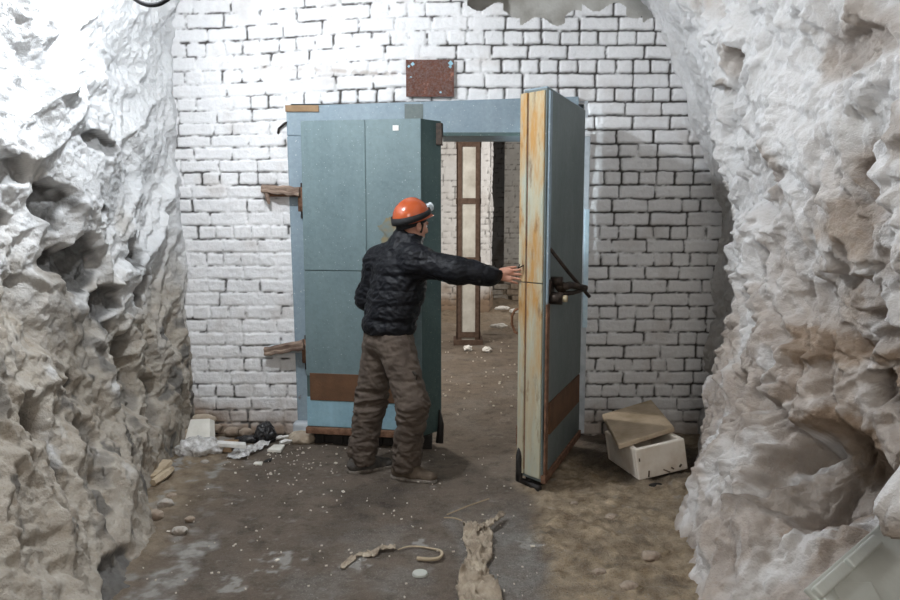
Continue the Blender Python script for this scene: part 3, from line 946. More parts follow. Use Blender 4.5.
# the worn free edge, made of three upright facings and the crack across it
e0 = Vector((L2, 0, 0)); e1 = Vector((bl.x, bl.y, 0))
ed = (e1 - e0); el = ed.length; ed.normalize()
en = Vector((ed.y, -ed.x, 0))
if en.x < 0: en = -en
zc_ = P(535, 283, 4.33).z
for (a, b, th, mm) in ((.012, .135, .010, M_edge), (.145, .198, .014, M_edge)):
    for za, zb2 in ((zz0 + .02, zc_ - .003), (zc_ + .003, hz2 - .015)):
        bm = bmesh.new()
        A = e0 + ed * a; B = e0 + ed * b
        ri = [A - en * .004, A + en * th, B + en * th, B - en * .004]
        add_prism(bm, [(v.x, v.y, za) for v in ri], [(v.x, v.y, zb2) for v in ri])
        bm_obj('edge_facing', bm, mm, d2, bevel=.004)
bm = bmesh.new()
A = e0 + ed * .1405
add_box(bm, (A.x, A.y, (zz0 + hz2) / 2), (.012, .012, hz2 - zz0 - .1)); bm_obj('edge_groove', bm, M_rust, d2)
bm = bmesh.new()
ri = ring(hz2 - .005)
add_prism(bm, [(v[0] * 1.0, v[1], v[2]) for v in ri], [(v[0], v[1], v[2] + .012) for v in ri]); bm_obj('top_sheet', bm, M_paint_frame, d2, bevel=.004)
bm = bmesh.new()
A = e1 + en * .004
add_tube(bm, [(A.x - .02, A.y, .28), (A.x + .02, A.y, .20), (A.x + .01, A.y, .05), (A.x - .03, A.y * .7, .02), (L2 - .02, -.02 * oy, .03)], [.008, .018, .022, .022, .02], 8)
bm_obj('torn_seal', bm, M_rubber, d2, smooth=True)
bm = bmesh.new(); add_box(bm, (L2 / 2 - .05, bl.y / 2, .05), (L2 - .1, abs(bl.y) - .06, .07)); bm_obj('rubber_seal', bm, M_rubber, d2, bevel=.005)
bm = bmesh.new(); add_box(bm, (bl.x - .02, bl.y - oy * .012, .32), (.05, .03, .12)); bm_obj('rust_bracket', bm, M_rust, d2, bevel=.004)
# latch
lt = None
zl_ = 1.215
bm = bmesh.new()
add_box(bm, (L2 - .075, oy * .016, zl_), (.09, .025, .12))
lt = bm_obj('latch', bm, M_dark_iron, d2, bevel=.008)


def latch_piece(nm, pts, r, mat=M_dark_iron, n=10):
    bm = bmesh.new(); add_tube(bm, pts, r, n)
    return bm_obj(nm, bm, mat, lt, smooth=True)


latch_piece('barrel', [(L2 - .06, oy * .015, zl_ - .05), (L2 - .06, oy * .09, zl_ - .05)], .036)
latch_piece('barrel', [(L2 - .10, oy * .015, zl_ + .045), (L2 - .10, oy * .08, zl_ + .045)], .028)
latch_piece('bolt', [(L2 - .06, oy * .095, zl_ - .05), (L2 - .06, oy * .118, zl_ - .05)], .02, M_edge)
latch_piece('collar', [(L2 - .16, oy * .05, zl_ + .015), (L2 - .10, oy * .075, zl_ + .01)], .034)
latch_piece('lever', [(L2 - .10, oy * .08, zl_ + .01), (L2 - .16, oy * .11, zl_ + .02), (L2 - .23, oy * .15, zl_ + .005), (L2 - .27, oy * .185, zl_ - .005)], [.026, .022, .02, .017])
latch_piece('lever', [(L2 - .12, oy * .07, zl_ - .03), (L2 - .2, oy * .12, zl_ - .03), (L2 - .27, oy * .185, zl_ - .01)], [.016, .013, .013])
latch_piece('rod', [(L2 - .055, oy * .015, 1.45), (L2 - .16, oy * .10, 1.31), (L2 - .30, oy * .20, 1.155)], .011)
bm = bmesh.new()
add_tube(bm, [tuple(e0 + ed * .155 + en * .016 + Vector((0, 0, 1.35))), tuple(e0 + ed * .165 + en * .05 + Vector((0, 0, 1.335))), tuple(e0 + ed * .15 + en * .05 + Vector((0, 0, 1.36)))], .004, 6)
bm_obj('wire_hook', bm, M_dark_iron, d2, smooth=True)

# hinge irons of the closed leaf, pinned to the wall
for (xa_, ya_, xb_, yb_, cnt) in ((262, 187, 300, 190, 'upper'), (265, 350, 304, 343, 'lower')):
    A = P(xa_, ya_, WY - .05); B = P(xb_, yb_, WY - .12)
    o = empty('hinge_bracket', (A.x, WY, A.z))
    tag(o, 'upper rusty hinge bracket with splintered timber left of the blue leaf' if cnt == 'upper' else 'lower rusty hinge bracket with sagging splintered timber beside the blue leaf', 'hinge', 'hinge brackets on the brick wall')
    rel = B - A
    bm = bmesh.new()
    N = 7
    for r0, th in ((0, .034), (1, .02)):
        pts = [(rel.x * k / N, -.05 + rel.y * k / N - .02 * r0, rel.z * k / N + rng.uniform(-.006, .006) - .03 * r0) for k in range(N + 1)]
        add_tube(bm, pts, [th * (.6 + .25 * rng.random()) for _ in pts], 6)
    bm_obj('splintered_timber', bm, M_wood_old, o, smooth=False)
    bm = bmesh.new(); add_box(bm, (rel.x * .55, -.035, rel.z * .55 - .03), (abs(rel.x) * .9, .055, .05)); bm_obj('hinge_strap', bm, M_rust if cnt == 'upper' else M_white_jamb, o, bevel=.006)
    bm = bmesh.new()
    add_tube(bm, [(rel.x + .01, rel.y - .01, rel.z + .02), (rel.x + .01, rel.y - .01, rel.z - .15)], .034, 12)
    bm_obj('knuckle', bm, M_rust, o, smooth=True)
    bm = bmesh.new()
    add_tube(bm, [(rel.x + .01, rel.y - .01, rel.z + .05), (rel.x + .01, rel.y - .01, rel.z - .2)], .014, 8)
    bm_obj('hinge_pin', bm, M_dark_iron, o, smooth=True)
    if cnt == 'upper':
        bm = bmesh.new(); add_tube(bm, [(.03, -.06, -.02), (.045, -.065, -.09), (.05, -.06, -.12)], [.02, .016, .008], 6); bm_obj('splinter', bm, M_wood_old, o)
    # strap end buried in the masonry
bm = bmesh.new()
A = P(278, 129, WY - .01); B = P(285, 124, WY - .01)
add_tube(bm, [(A.x, WY - .01, A.z - .03), (A.x + .01, WY - .03, A.z), (B.x, WY - .03, B.z), (B.x + .02, WY - .02, B.z + .01)], .009, 6)
tag(bm_obj('wall_hook', bm, M_dark_iron, None, smooth=True), 'small black iron hook in the bricks beside the frame corner', 'hook')

# rusty plate over the doorway
a = P(406, 60, WY - .02); b = P(454, 97, WY - .02)
sg = tag(empty('sign_plate', ((a.x + b.x) / 2, WY - .028, (a.z + b.z) / 2)), 'rusted square metal plate on the bricks above the doorway', 'sign')
w_, h_ = b.x - a.x, a.z - b.z
bm = bmesh.new(); add_box(bm, (0, 0, 0), (w_, .012, h_)); bm_obj('plate', bm, M_sign, sg, bevel=.002)
bm = bmesh.new(); add_box(bm, (0, -.006, .0), (w_ - .01, .006, .010)); bm_obj('crease', bm, M_dark_iron and M_sign, sg)
for dx, dz, s_ in ((-.36, .38, .022), (.43, .40, .03), (-.44, .32, .016), (.42, .31, .018), (.22, -.38, .014), (-.40, .02, .014)):
    bm = bmesh.new(); add_box(bm, (dx * w_, -.0065, dz * h_), (s_, .003, s_ * .9), Matrix.Rotation(dx * 2, 3, 'Y')); bm_obj('paint_chip', bm, M_chip_blue, sg)

# cable looping down from the vault beside the frosted wall
q = [P(128, -8, 3.6), P(138, 1, 3.6), P(150, 5, 3.6), P(163, 2, 3.6), P(172, -10, 3.6), P(165, -45, 3.6)]
q = [P(108, -60, 3.6), P(118, -25, 3.6)] + q
bm = bmesh.new()
pts = []
for i in range(len(q) - 1):
    for k in range(5):
        p0 = q[max(i - 1, 0)]; p1 = q[i]; p2 = q[i + 1]; p3 = q[min(i + 2, len(q) - 1)]
        s_ = k / 5
        pts.append(.5 * ((2 * p1) + (p2 - p0) * s_ + (2 * p0 - 5 * p1 + 4 * p2 - p3) * s_ ** 2 + (3 * p1 - p0 - 3 * p2 + p3) * s_ ** 3))
pts.append(q[-1])
pts = [Vector((-1.9, 3.7, 3.25))] + pts + [pts[-1] + Vector((.1, .05, .35))]
add_tube(bm, pts, .011, 8)
tag(bm_obj('hanging_cable', bm, M_black, None, smooth=True), 'black cable loop hanging from the vault over the frosted wall', 'cable')

# ================================================================== THE MAN
class Field:
    """signed-distance grid, blended from round cones and ellipsoids, then turned into one skin"""
    def __init__(self, lo, hi, step):
        self.lo = np.array(lo, float); self.h = step
        self.n = np.ceil((np.array(hi) - self.lo) / step).astype(int) + 1
        self.ax = [self.lo[i] + np.arange(self.n[i]) * step for i in range(3)]
        self.v = np.full(self.n, .2, dtype=np.float32)

    def _box(self, lo, hi):
        s = []
        for i in range(3):
            a = max(0, int((lo[i] - self.lo[i]) / self.h)); b = min(self.n[i], int((hi[i] - self.lo[i]) / self.h) + 2)
            s.append(slice(a, max(a, b)))
        g = np.meshgrid(*[self.ax[i][s[i]] for i in range(3)], indexing='ij', sparse=True)
        return tuple(s), g

    def _put(self, s, d, k, sub=False):
        a = self.v[s]
        if sub: a2 = -a
        else: a2 = a
        hh = np.clip(.5 + .5 * (a2 - d) / k, 0, 1)
        r = a2 * (1 - hh) + d * hh - k * hh * (1 - hh)
        self.v[s] = -r if sub else r

    def cone(self, a, b, r0, r1, k=.02, flat=None, sub=False):
        a = np.array(a, float); b = np.array(b, float)
        m = max(r0, r1) + k * 2 + .03
        s, g = self._box(np.minimum(a, b) - m, np.maximum(a, b) + m)
        d = b - a; L = d @ d + 1e-12
        p = [g[i] - a[i] for i in range(3)]
        t = np.clip((p[0] * d[0] + p[1] * d[1] + p[2] * d[2]) / L, 0, 1)
        q = [p[i] - t * d[i] for i in range(3)]
        if flat is not None:                       # squeeze along a direction
            ax, f = np.array(flat[0], float), flat[1]
            ax /= np.linalg.norm(ax)
            w = q[0] * ax[0] + q[1] * ax[1] + q[2] * ax[2]
            q = [q[i] + ax[i] * w * (1 / f - 1) for i in range(3)]
        dist = np.sqrt(q[0] ** 2 + q[1] ** 2 + q[2] ** 2) - (r0 + (r1 - r0) * t)
        self._put(s, dist.astype(np.float32), k, sub)

    def ell(self, c, r, R=None, k=.02, sub=False):
        c = np.array(c, float); r = np.array(r, float)
        m = r.max() + k * 2 + .03
        s, g = self._box(c - m, c + m)
        p = [g[i] - c[i] for i in range(3)]
        if R is not None:
            p = [p[0] * R[0, j] + p[1] * R[1, j] + p[2] * R[2, j] for j in range(3)]
        k0 = np.sqrt((p[0] / r[0]) ** 2 + (p[1] / r[1]) ** 2 + (p[2] / r[2]) ** 2)
        k1 = np.sqrt((p[0] / r[0] ** 2) ** 2 + (p[1] / r[1] ** 2) ** 2 + (p[2] / r[2] ** 2) ** 2) + 1e-9
        dist = np.where(k0 < .05, -r.min(), k0 * (k0 - 1) / k1)
        self._put(s, dist.astype(np.float32), k, sub)

    def cut(self, pt, nrm):                        # keep only the side opposite to nrm
        g = np.meshgrid(*self.ax, indexing='ij', sparse=True)
        d = sum((g[i] - pt[i]) * nrm[i] for i in range(3))
        self.v = np.maximum(self.v, d.astype(np.float32))

    def mesh(self):
        v = self.v; n = self.n
        ins = v < 0
        cidx = -np.ones(n - 1, dtype=np.int64)
        cnt = np.zeros(n - 1, np.int16)
        for o in np.ndindex(2, 2, 2):
            cnt += ins[tuple(slice(o[i], n[i] - 1 + o[i]) for i in range(3))]
        act = np.argwhere((cnt > 0) & (cnt < 8))
        cidx[tuple(act.T)] = np.arange(len(act))
        acc = np.zeros((len(act), 3)); num = np.zeros(len(act))
        for ax in range(3):
            for o in np.ndindex(2, 2):
                o0 = list(o); o0.insert(ax, 0); o1 = list(o); o1.insert(ax, 1)
                a = v[tuple((act + o0).T)]; b = v[tuple((act + o1).T)]
                x = (a < 0) != (b < 0)
                t = np.where(x, a / np.where(x, a - b, 1), 0)
                pnt = act + np.array(o0, float)
                pnt[:, ax] += t
                acc += pnt * x[:, None]; num += x
        co = self.lo + acc / num[:, None] * self.h
        quads = []
        for ax in range(3):
            u, w = (ax + 1) % 3, (ax + 2) % 3
            sl0 = [slice(1, n[i] - 1) for i in range(3)]; sl1 = list(sl0)
            sl0[ax] = slice(0, n[ax] - 1); sl1[ax] = slice(1, n[ax])
            A = ins[tuple(sl0)]; B = ins[tuple(sl1)]
            for fl in (0, 1):
                e = np.argwhere((A & ~B) if fl == 0 else (~A & B))
                if not len(e): continue
                base = e + np.array([0 if i == ax else 1 for i in range(3)])
                c = []
                for du, dw in ((0, 0), (1, 0), (1, 1), (0, 1)):
                    q = base.copy(); q[:, u] -= du; q[:, w] -= dw
                    c.append(cidx[tuple(q.T)])
                qd = np.stack(c, 1)
                quads.append(qd if fl == 0 else qd[:, ::-1])
        return co, np.concatenate(quads)


def smooth_mesh(co, f, it=2, lam=.5):
    n = len(co)
    e = np.concatenate([f[:, [0, 1]], f[:, [1, 2]], f[:, [2, 3]], f[:, [3, 0]]])
    for _ in range(it):
        s = np.zeros_like(co); c = np.zeros(n)
        for k in range(3):
            s[:, k] = np.bincount(e[:, 0], co[e[:, 1], k], n) + np.bincount(e[:, 1], co[e[:, 0], k], n)
        c = np.bincount(e[:, 0], minlength=n) + np.bincount(e[:, 1], minlength=n)
        co = co + lam * (s / c[:, None] - co)
    return co


def normals(co, f):
    fn = np.cross(co[f[:, 2]] - co[f[:, 0]], co[f[:, 3]] - co[f[:, 1]])
    n = np.zeros_like(co)
    for k in range(3):
        for j in range(4):
            n[:, k] += np.bincount(f[:, j], fn[:, k], len(co))
    return n / (np.linalg.norm(n, axis=1)[:, None] + 1e-12)


V3 = lambda *a: np.array(a, float)
# joints, from where the man stands in the room
HIPR, HIPL = V3(-.335, 4.55, .86), V3(-.435, 4.68, .86)
KNR, KNL = V3(-.225, 4.46, .50), V3(-.50, 4.71, .49)
ANR, ANL = V3(-.275, 4.525, .095), V3(-.565, 4.665, .095)
TOR, TOL = V3(-.085, 4.462, .035), V3(-.36, 4.765, .035)
PEL = V3(-.385, 4.615, .90)
CHEST = V3(-.315, 4.62, 1.23)
phi = math.radians(44)
fw = V3(math.cos(phi), math.sin(phi), 0)            # where the chest points
rt_ = V3(math.sin(phi), -math.cos(phi), 0)          # his right
SHR = V3(-.325, 4.62, 1.375) + rt_ * .185
SHL = V3(-.325, 4.62, 1.352) - rt_ * .175
ELR = V3(.035, 4.385, 1.318)
WRR = V3(.275, 4.385, 1.295)
ELL_ = V3(-.535, 4.80, 1.11)
WRL = V3(-.40, 4.93, .96)
NECK = V3(-.285, 4.64, 1.43)
HEAD = V3(-.232, 4.655, 1.585)

# head frame: looks to his right, slightly down at the leaf's edge
ha = math.radians(42)
hf = V3(math.cos(ha), math.sin(ha), -.10); hf /= np.linalg.norm(hf)
hl = np.cross(V3(0, 0, 1), hf); hl /= np.linalg.norm(hl)
hu = np.cross(hf, hl)
HR = np.stack([hf, hl, hu], 1)
hd = lambda f, l, u: HEAD + hf * f + hl * l + hu * u

B = Field((-.80, 4.25, -.01), (.50, 5.10, 1.78), .0045)
# legs and pelvis
for hp, kn, an, to in ((HIPR, KNR, ANR, TOR), (HIPL, KNL, ANL, TOL)):
    B.cone(hp, kn, .082, .056, .03); B.cone(kn, an, .055, .033, .02)
    B.cone(an + V3(0, 0, -.03), an * .35 + to * .65 + V3(0, 0, -.008), .028, .02, .02)
B.ell(PEL + V3(0, 0, -.02), (.12, .155, .10), np.stack([fw, -rt_, V3(0, 0, 1)], 1), .03)
Rb = np.stack([fw, -rt_, V3(0, 0, 1)], 1)
B.ell((PEL + CHEST) / 2, (.095, .135, .17), Rb, .04)
B.ell(CHEST, (.105, .155, .17), Rb, .04)
B.cone(SHL, SHR, .058, .058, .04)
B.cone(CHEST + V3(0, 0, .14), NECK, .07, .058, .03); B.cone(NECK, HEAD + hu * -.05, .056, .052, .02)
for sh, el, wr in ((SHR, ELR, WRR), (SHL, ELL_, WRL)):
    B.cone(sh, el, .052, .040, .02); B.cone(el, wr, .040, .027, .015)
# head
B.ell(hd(-.012, 0, .035), (.098, .077, .098), HR, .015)
B.ell(hd(.03, 0, -.025), (.068, .060, .075), HR, .02)
B.cone(hd(.045, .0, -.092), hd(.068, 0, -.098), .026, .019, .025)          # chin
B.cone(hd(.0, .045, -.065), hd(.055, .015, -.096), .02, .017, .02); B.cone(hd(.0, -.045, -.065), hd(.055, -.015, -.096), .02, .017, .02)
B.cone(hd(.088, .03, .012), hd(.088, -.03, .012), .013, .013, .015)        # brow
B.cone(hd(.092, 0, .0), hd(.115, 0, -.035), .008, .013, .008)              # nose
B.cone(hd(.098, .013, -.04), hd(.098, -.013, -.04), .008, .008, .006)
for s in (1, -1):
    B.ell(hd(.088, .031 * s, -.006), (.014, .015, .010), HR, .006, sub=True)   # eye sockets
    B.ell(hd(.066, .043 * s, -.03), (.022, .018, .017), HR, .015)           # cheeks
    B.ell(hd(-.012, .079 * s, -.018), (.020, .009, .031), HR, .006)         # ears
    B.ell(hd(-.006, .086 * s, -.016), (.010, .006, .018), HR, .004, sub=True)
B.cone(hd(.086, .017, -.066), hd(.086, -.017, -.066), .0075, .0075, .004)  # lips
B.cone(hd(.084, .014, -.075), hd(.084, -.014, -.075), .0075, .0075, .004)


def hand(F_, wr, fd, pd, td, spread, curl, thumb_out=.9):
    """fd: fingers' direction, pd: palm-facing direction, td: thumb side"""
    fd = fd / np.linalg.norm(fd); td = td - fd * (td @ fd); td /= np.linalg.norm(td)
    pd = np.cross(fd, td) * np.sign(np.cross(fd, td) @ pd)
    pc = wr + fd * .055
    F_.cone(wr - fd * .01, wr + fd * .02, .027, .026, .015, flat=(pd, .8))
    F_.cone(wr + fd * .022 + td * .016, wr + fd * .078 + td * .024, .020, .019, .012, flat=(pd, .68))
    F_.cone(wr + fd * .022 - td * .012, wr + fd * .072 - td * .022, .020, .018, .012, flat=(pd, .68))
    tips = []
    for i, (off, ln, st) in enumerate(((.029, .070, .088), (.010, .079, .092), (-.010, .073, .089), (-.028, .058, .081))):
        a = wr + fd * (st - .012) + td * off
        d = fd + td * spread[i]; d /= np.linalg.norm(d)
        c = curl[i]
        r = (.0090, .0092, .0088, .0078)[i]
        for j, part in enumerate((.46, .31, .25)):
            b = a + d * ln * part
            F_.cone(a, b, r * (1 - .06 * j), r * (.95 - .07 * j), .0025)
            a = b
            d = d + pd * c; d /= np.linalg.norm(d)
        tips.append(a)
    a = wr + fd * .022 + td * .026 + pd * .006
    d = fd * .7 + td * thumb_out + pd * .25; d /= np.linalg.norm(d)
    for ln, r0, r1 in ((.040, .014, .0105), (.030, .0105, .0095), (.024, .0095, .008)):
        b = a + d * ln
        F_.cone(a, b, r0, r1, .004)
        a = b; d = d + fd * .25; d /= np.linalg.norm(d)
    return tips


hand(B, WRR, V3(1, .02, -.09), V3(.45, .9, 0.0), V3(.1, .0, 1), (.20, .05, -.09, -.24), (.10, .14, .16, .16), .25)
hand(B, WRL, V3(.55, .55, -.6), V3(.5, -.6, 0), V3(.5, .3, .8), (.15, .03, -.06, -.16), (.5, .5, .5, .5), .6)
co_, f_ = B.mesh()
co_ = smooth_mesh(co_, f_, 1, .4)
man = mesh_obj('person', co_, f_, M_skin)
tag(man, 'person in black padded jacket and orange hard hat pushing the open leaf', 'person')


def dress(name, field, mat, disp=None, sm=2, parent=man, label=None):
    c, f = field.mesh()
    c = smooth_mesh(c, f, sm)
    if disp is not None:
        c = c + normals(c, f) * disp(c)[:, None]
        c = smooth_mesh(c, f, 1, .35)
    o = mesh_obj(name, c, f, mat, parent)
    if label: o['label'] = label
    return o


# ---- padded jacket
J = Field((-.80, 4.20, .78), (.36, 5.12, 1.60), .0065)
J.ell(PEL + V3(.0, 0, .06), (.148, .182, .13), Rb, .03)
J.ell((PEL * .5 + CHEST * .5) + V3(-.01, 0, .0), (.150, .188, .20), Rb, .04)
J.ell(CHEST + V3(0, 0, -.02), (.150, .190, .19), Rb, .05)
J.cone(SHL + V3(0, 0, -.03), SHR + V3(0, 0, -.03), .092, .09, .06)
J.cone(CHEST + V3(0, 0, .1), NECK + V3(0, 0, -.0), .12, .09, .05)
J.cone(SHR + V3(0, 0, -.012), ELR, .086, .077, .045); J.cone(ELR, WRR - V3(.04, 0, 0), .077, .068, .03)
J.cone(WRR - V3(.03, 0, 0), WRR + V3(.002, 0, .001), .044, .038, .008)
J.cone(SHL + V3(0, 0, -.012), ELL_, .088, .074, .045); J.cone(ELL_, WRL, .074, .056, .03)
J.cone(NECK + V3(0, 0, .01), SHL + V3(0, 0, .0), .085, .085, .05); J.cone(NECK + V3(0, 0, .01), SHR + V3(0, 0, .0), .085, .08, .05)
# standing collar
NKa = NECK + V3(.0, 0, .0); NKb = NECK + V3(.035, .01, .085)
J.cone(NKa, NKb, .096, .088, .03)
J.cone(NKb + V3(.005, 0, .005), NKb + V3(.025, .005, .09), .069, .072, .006, sub=True)
J.cut(PEL + V3(0, 0, -.04), V3(-.05, 0, -1.0))
J.cut(NKb + V3(0, 0, .028), V3(.38, -.05, 1) / 1.07)
J.v = np.maximum(J.v, -10)


def seg_t(p, a, b):
    d = b - a
    t = np.clip(((p - a) @ d) / (d @ d), 0, 1)
    return t, np.linalg.norm(p - a - t[:, None] * d, axis=1)


def jacket_disp(c):
    t1, dr1 = seg_t(c, SHR, ELR); t2, dr2 = seg_t(c, ELR, WRR)
    dr = np.minimum(dr1, dr2)
    tl1, dl1 = seg_t(c, SHL, ELL_); tl2, dl2 = seg_t(c, ELL_, WRL)
    dl = np.minimum(dl1, dl2)
    dt = np.hypot((c - CHEST) @ fw, ((c - CHEST) @ rt_) * .75)
    arm = sst(.03, -.03, dr - .075) * sst(.05, .13, (c - SHR) @ V3(.95, -.2, 0) + .05)
    s_arm = np.where(dr1 < dr2, t1 * .36, .36 + t2 * .27)
    tor = 1 - arm
    # quilted rows across back and body, pinched seams between them
    zq = c[:, 2] + .22 * ((c - CHEST) @ rt_) * .35 + fbm(c * 3.2, 2, 600) * .03
    q = np.abs(np.sin(PI * (zq - .895) / .098)) ** .55
    d = tor * (q - .8) * .0085 * sst(.9, .94, c[:, 2]) * sst(1.50, 1.42, c[:, 2])
    # hem band
    d -= tor * .012 * sst(.915, .90, c[:, 2])
    qa = np.abs(np.sin(PI * (s_arm + fbm(c * 5, 2, 603) * .05) / .11)) ** .6
    d += arm * (qa - .75) * .005 * sst(.62, .56, s_arm)
    wr_ = fbm(np.stack([c[:, 0] * 10, c[:, 1] * 10, c[:, 2] * 19], 1) + fbm(c * 4, 2, 606)[:, None], 3, 607)
    d += tor * (-np.abs(wr_) * .020 + .005)
    wa = fbm(c * np.array([13, 13, 9]), 3, 612)
    d += arm * (-np.abs(wa) * .022 + .006) * sst(.62, .55, s_arm)
    cuff = arm * sst(.585, .60, s_arm)
    d += cuff * .002 * np.sin(np.arctan2(c[:, 2] - WRR[2], c[:, 1] - WRR[1]) * 22)
    return d


dress('jacket', J, M_jacket, jacket_disp, 2, label='black padded jacket with standing collar')

# ---- trousers
T = Field((-.80, 4.25, .02), (.0, 5.0, .98), .0065)
T.ell(PEL + V3(.0, 0, -.03), (.130, .168, .12), Rb, .03)
T.cone(HIPR + V3(0, 0, .0), KNR, .112, .094, .04); T.cone(KNR, ANR + V3(.0, 0, .02), .090, .084, .03)
T.cone(HIPL + V3(0, 0, .0), KNL, .112, .096, .04); T.cone(KNL, ANL + V3(0, 0, .02), .094, .086, .03)
T.cut(ANR + V3(0, 0, -.030), V3(0, 0, -1))
# hollow trouser ends
T.cone(ANR + V3(0, 0, -.09), ANR + V3(0, 0, .05), .074, .060, .006, sub=True)
T.cone(ANL + V3(0, 0, -.09), ANL + V3(0, 0, .05), .076, .062, .006, sub=True)
T.cut(PEL + V3(0, 0, .05), V3(0, 0, 1))


def trouser_disp(c):
    z = c[:, 2]
    wz = fbm(c * 3.5, 2, 620) * .35
    n1 = fbm(np.stack([c[:, 0] * 7, c[:, 1] * 7, z * 17], 1) + wz[:, None] * 2, 3, 621)
    diag = fbm(np.stack([(c[:, 0] + z * .6) * 16, c[:, 1] * 8, (z - c[:, 0] * .6) * 6], 1), 3, 625)
    kn = np.exp(-((z - .42) / .12) ** 2); an = sst(.32, .14, z)
    amp = .012 + .016 * kn + .016 * an
    amp = amp * (1 - .35 * sst(.55, .7, z))
    d = -np.abs(n1) * amp * 1.6 + amp * .5 - np.abs(diag) * .012 * (1 - kn) + .003
    d += .006 * sst(.085, .075, z)
    return d


tr_ = dress('trousers', T, M_trouser, trouser_disp, 2, label='dusty brown work trousers')
# thigh pocket edge
bm = bmesh.new()
a = Vector((-.223, 4.395, .715))
add_tube(bm, [a, a + Vector((.016, -.006, -.018)), a + Vector((.03, -.002, -.022)), a + Vector((.022, -.006, -.05))], [.006, .011, .009, .005], 6)
bm_obj('pocket_tear', bm, M_patch, tr_, smooth=True)

# ---- shoes
for an, to, m, lb in ((ANR, TOR, M_shoe, 'dusty brown suede shoe'), (ANL, TOL, M_shoe_dark, 'dark grey shoe')):
    d = to - an; d[2] = 0; L = np.linalg.norm(d); d /= L
    n_ = V3(-d[1], d[0], 0)
    g = V3(an[0], an[1], 0)
    S = Field(g - .16 - d * .02, g + d * .24 + V3(.16, .16, .17), .005)
    S.cone(g - d * .055 + V3(0, 0, .052), g + d * .05 + V3(0, 0, .05), .044, .043, .02)
    S.cone(g + d * .05 + V3(0, 0, .045), g + d * .165 + V3(0, 0, .036), .050, .040, .03, flat=((0, 0, 1), .8))
    S.cone(g - d * .035 + V3(0, 0, .06), g - d * .02 + V3(0, 0, .13), .045, .047, .02)
    S.cone(g + d * .0 + V3(0, 0, .085), g + d * .09 + V3(0, 0, .055), .040, .036, .02)
    S.cut(g + V3(0, 0, .018), V3(0, 0, -1))
    S.cone(g - d * .02 + V3(0, 0, .10), g - d * .02 + V3(0, 0, .2), .034, .036, .004, sub=True)
    so = dress('shoe', S, m, lambda c: fbm(c * 30, 3, 640) * .003, 1, label=lb)
    S2 = Field(g - .16 - d * .02, g + d * .24 + V3(.16, .16, .06), .004)
    S2.cone(g - d * .055 + V3(0, 0, .013), g + d * .04 + V3(0, 0, .013), .047, .044, .01); S2.cone(g + d * .04 + V3(0, 0, .013), g + d * .165 + V3(0, 0, .013), .047, .043, .01)
    S2.cut(g + V3(0, 0, .003), V3(0, 0, -1)); S2.cut(g + V3(0, 0, .024), V3(0, 0, 1))
    dress('sole', S2, M_sole, None, 1, parent=so)
    bm = bmesh.new()
    for k in range(4):
        c0 = Vector(g + d * (.045 + .022 * k) + V3(0, 0, .098 - .011 * k))
        add_tube(bm, [c0 - Vector(n_) * .024, c0 + Vector((0, 0, .004)), c0 + Vector(n_) * .024], .0035, 6)
    bm_obj('laces', bm, M_sole, so, smooth=True)

# ---- eyes, hair, knit cap, hard hat, head lamp
for s in (1, -1):
    bm = bmesh.new(); bmesh.ops.create_uvsphere(bm, u_segments=16, v_segments=10, radius=.0115)
    e = bm_obj('eye', bm, M_eye, man, smooth=True); e.location = hd(.080, .031 * s, -.006)
    bm = bmesh.new(); bmesh.ops.create_uvsphere(bm, u_segments=12, v_segments=8, radius=.0056)
    i_ = bm_obj('iris', bm, M_hair, e, smooth=True); i_.location = Vector(hf) * .0078
    bm = bmesh.new(); add_tube(bm, [hd(.097, .016 * s, .012), hd(.097, .032 * s, .017), hd(.086, .047 * s, .011)], [.003, .004, .002], 6)
    bm_obj('eyebrow', bm, M_hair, man, smooth=True)
K = Field(HEAD - .17, HEAD + .17, .005)
K.ell(hd(-.014, 0, .036), (.106, .085, .105), HR, .01)
K.ell(hd(-.052, 0, -.055), (.052, .062, .060), HR, .03)
K.cut(hd(.02, 0, .004), (hf * .42 - hu) / 1.085)
K.cut(hd(-.02, 0, -.095), -hu)
dress('knit_cap', K, M_knit, lambda c: fbm(c * 60, 2, 650) * .0015, 1, label='black knit cap pulled over the ears')
for s in (1, -1):
    Hh = Field(HEAD - .14, HEAD + .14, .005)
    Hh.cone(hd(.022, .068 * s, .0), hd(.016, .070 * s, -.045), .010, .008, .008)
    dress('hair', Hh, M_hair, None, 0, label='short dark sideburn')

tilt = math.radians(21)                               # hat pushed back a little
cf = hf * math.cos(tilt) + hu * math.sin(tilt); cu_ = np.cross(cf, hl)
CR = np.stack([cf, hl, cu_], 1)
HC = hd(-.012, 0, .043)
HS = .94
to_w = lambda f, l, u: HC + (cf * f + hl * l + cu_ * u) * HS
nu_, nv_ = 72, 26
vs_ = []
for j in range(nv_ + 1):
    th = j / nv_
    for i in range(nu_):
        a = 2 * PI * i / nu_
        if th <= .86:
            e_ = th / .86 * PI / 2
            r = math.sin(e_) ** .92; zz = math.cos(e_) * .122
            f, l_ = .132 * r * math.cos(a), .112 * r * math.sin(a)
            rid = .006 * math.exp(-(l_ / .016) ** 2) * sst(1, .75, np.array(r))
            zz += float(rid)
        else:                                           # rolled rim, drawn out into a short peak at the front
            k_ = (th - .86) / .14
            pk = max(0, math.cos(a)) ** 3
            f = (.132 + .010 * k_ + .034 * pk * k_) * math.cos(a); l_ = (.112 + .010 * k_) * math.sin(a)
            zz = -.020 * k_ - .012 * pk * k_
        vs_.append(to_w(f, l_, zz))
fs_ = [(j * nu_ + i, j * nu_ + (i + 1) % nu_, (j + 1) * nu_ + (i + 1) % nu_, (j + 1) * nu_ + i) for j in range(nv_) for i in range(nu_)]
hat = mesh_obj('hard_hat', np.array(vs_), np.array([t[::-1] for t in fs_]), M_helmet, man)
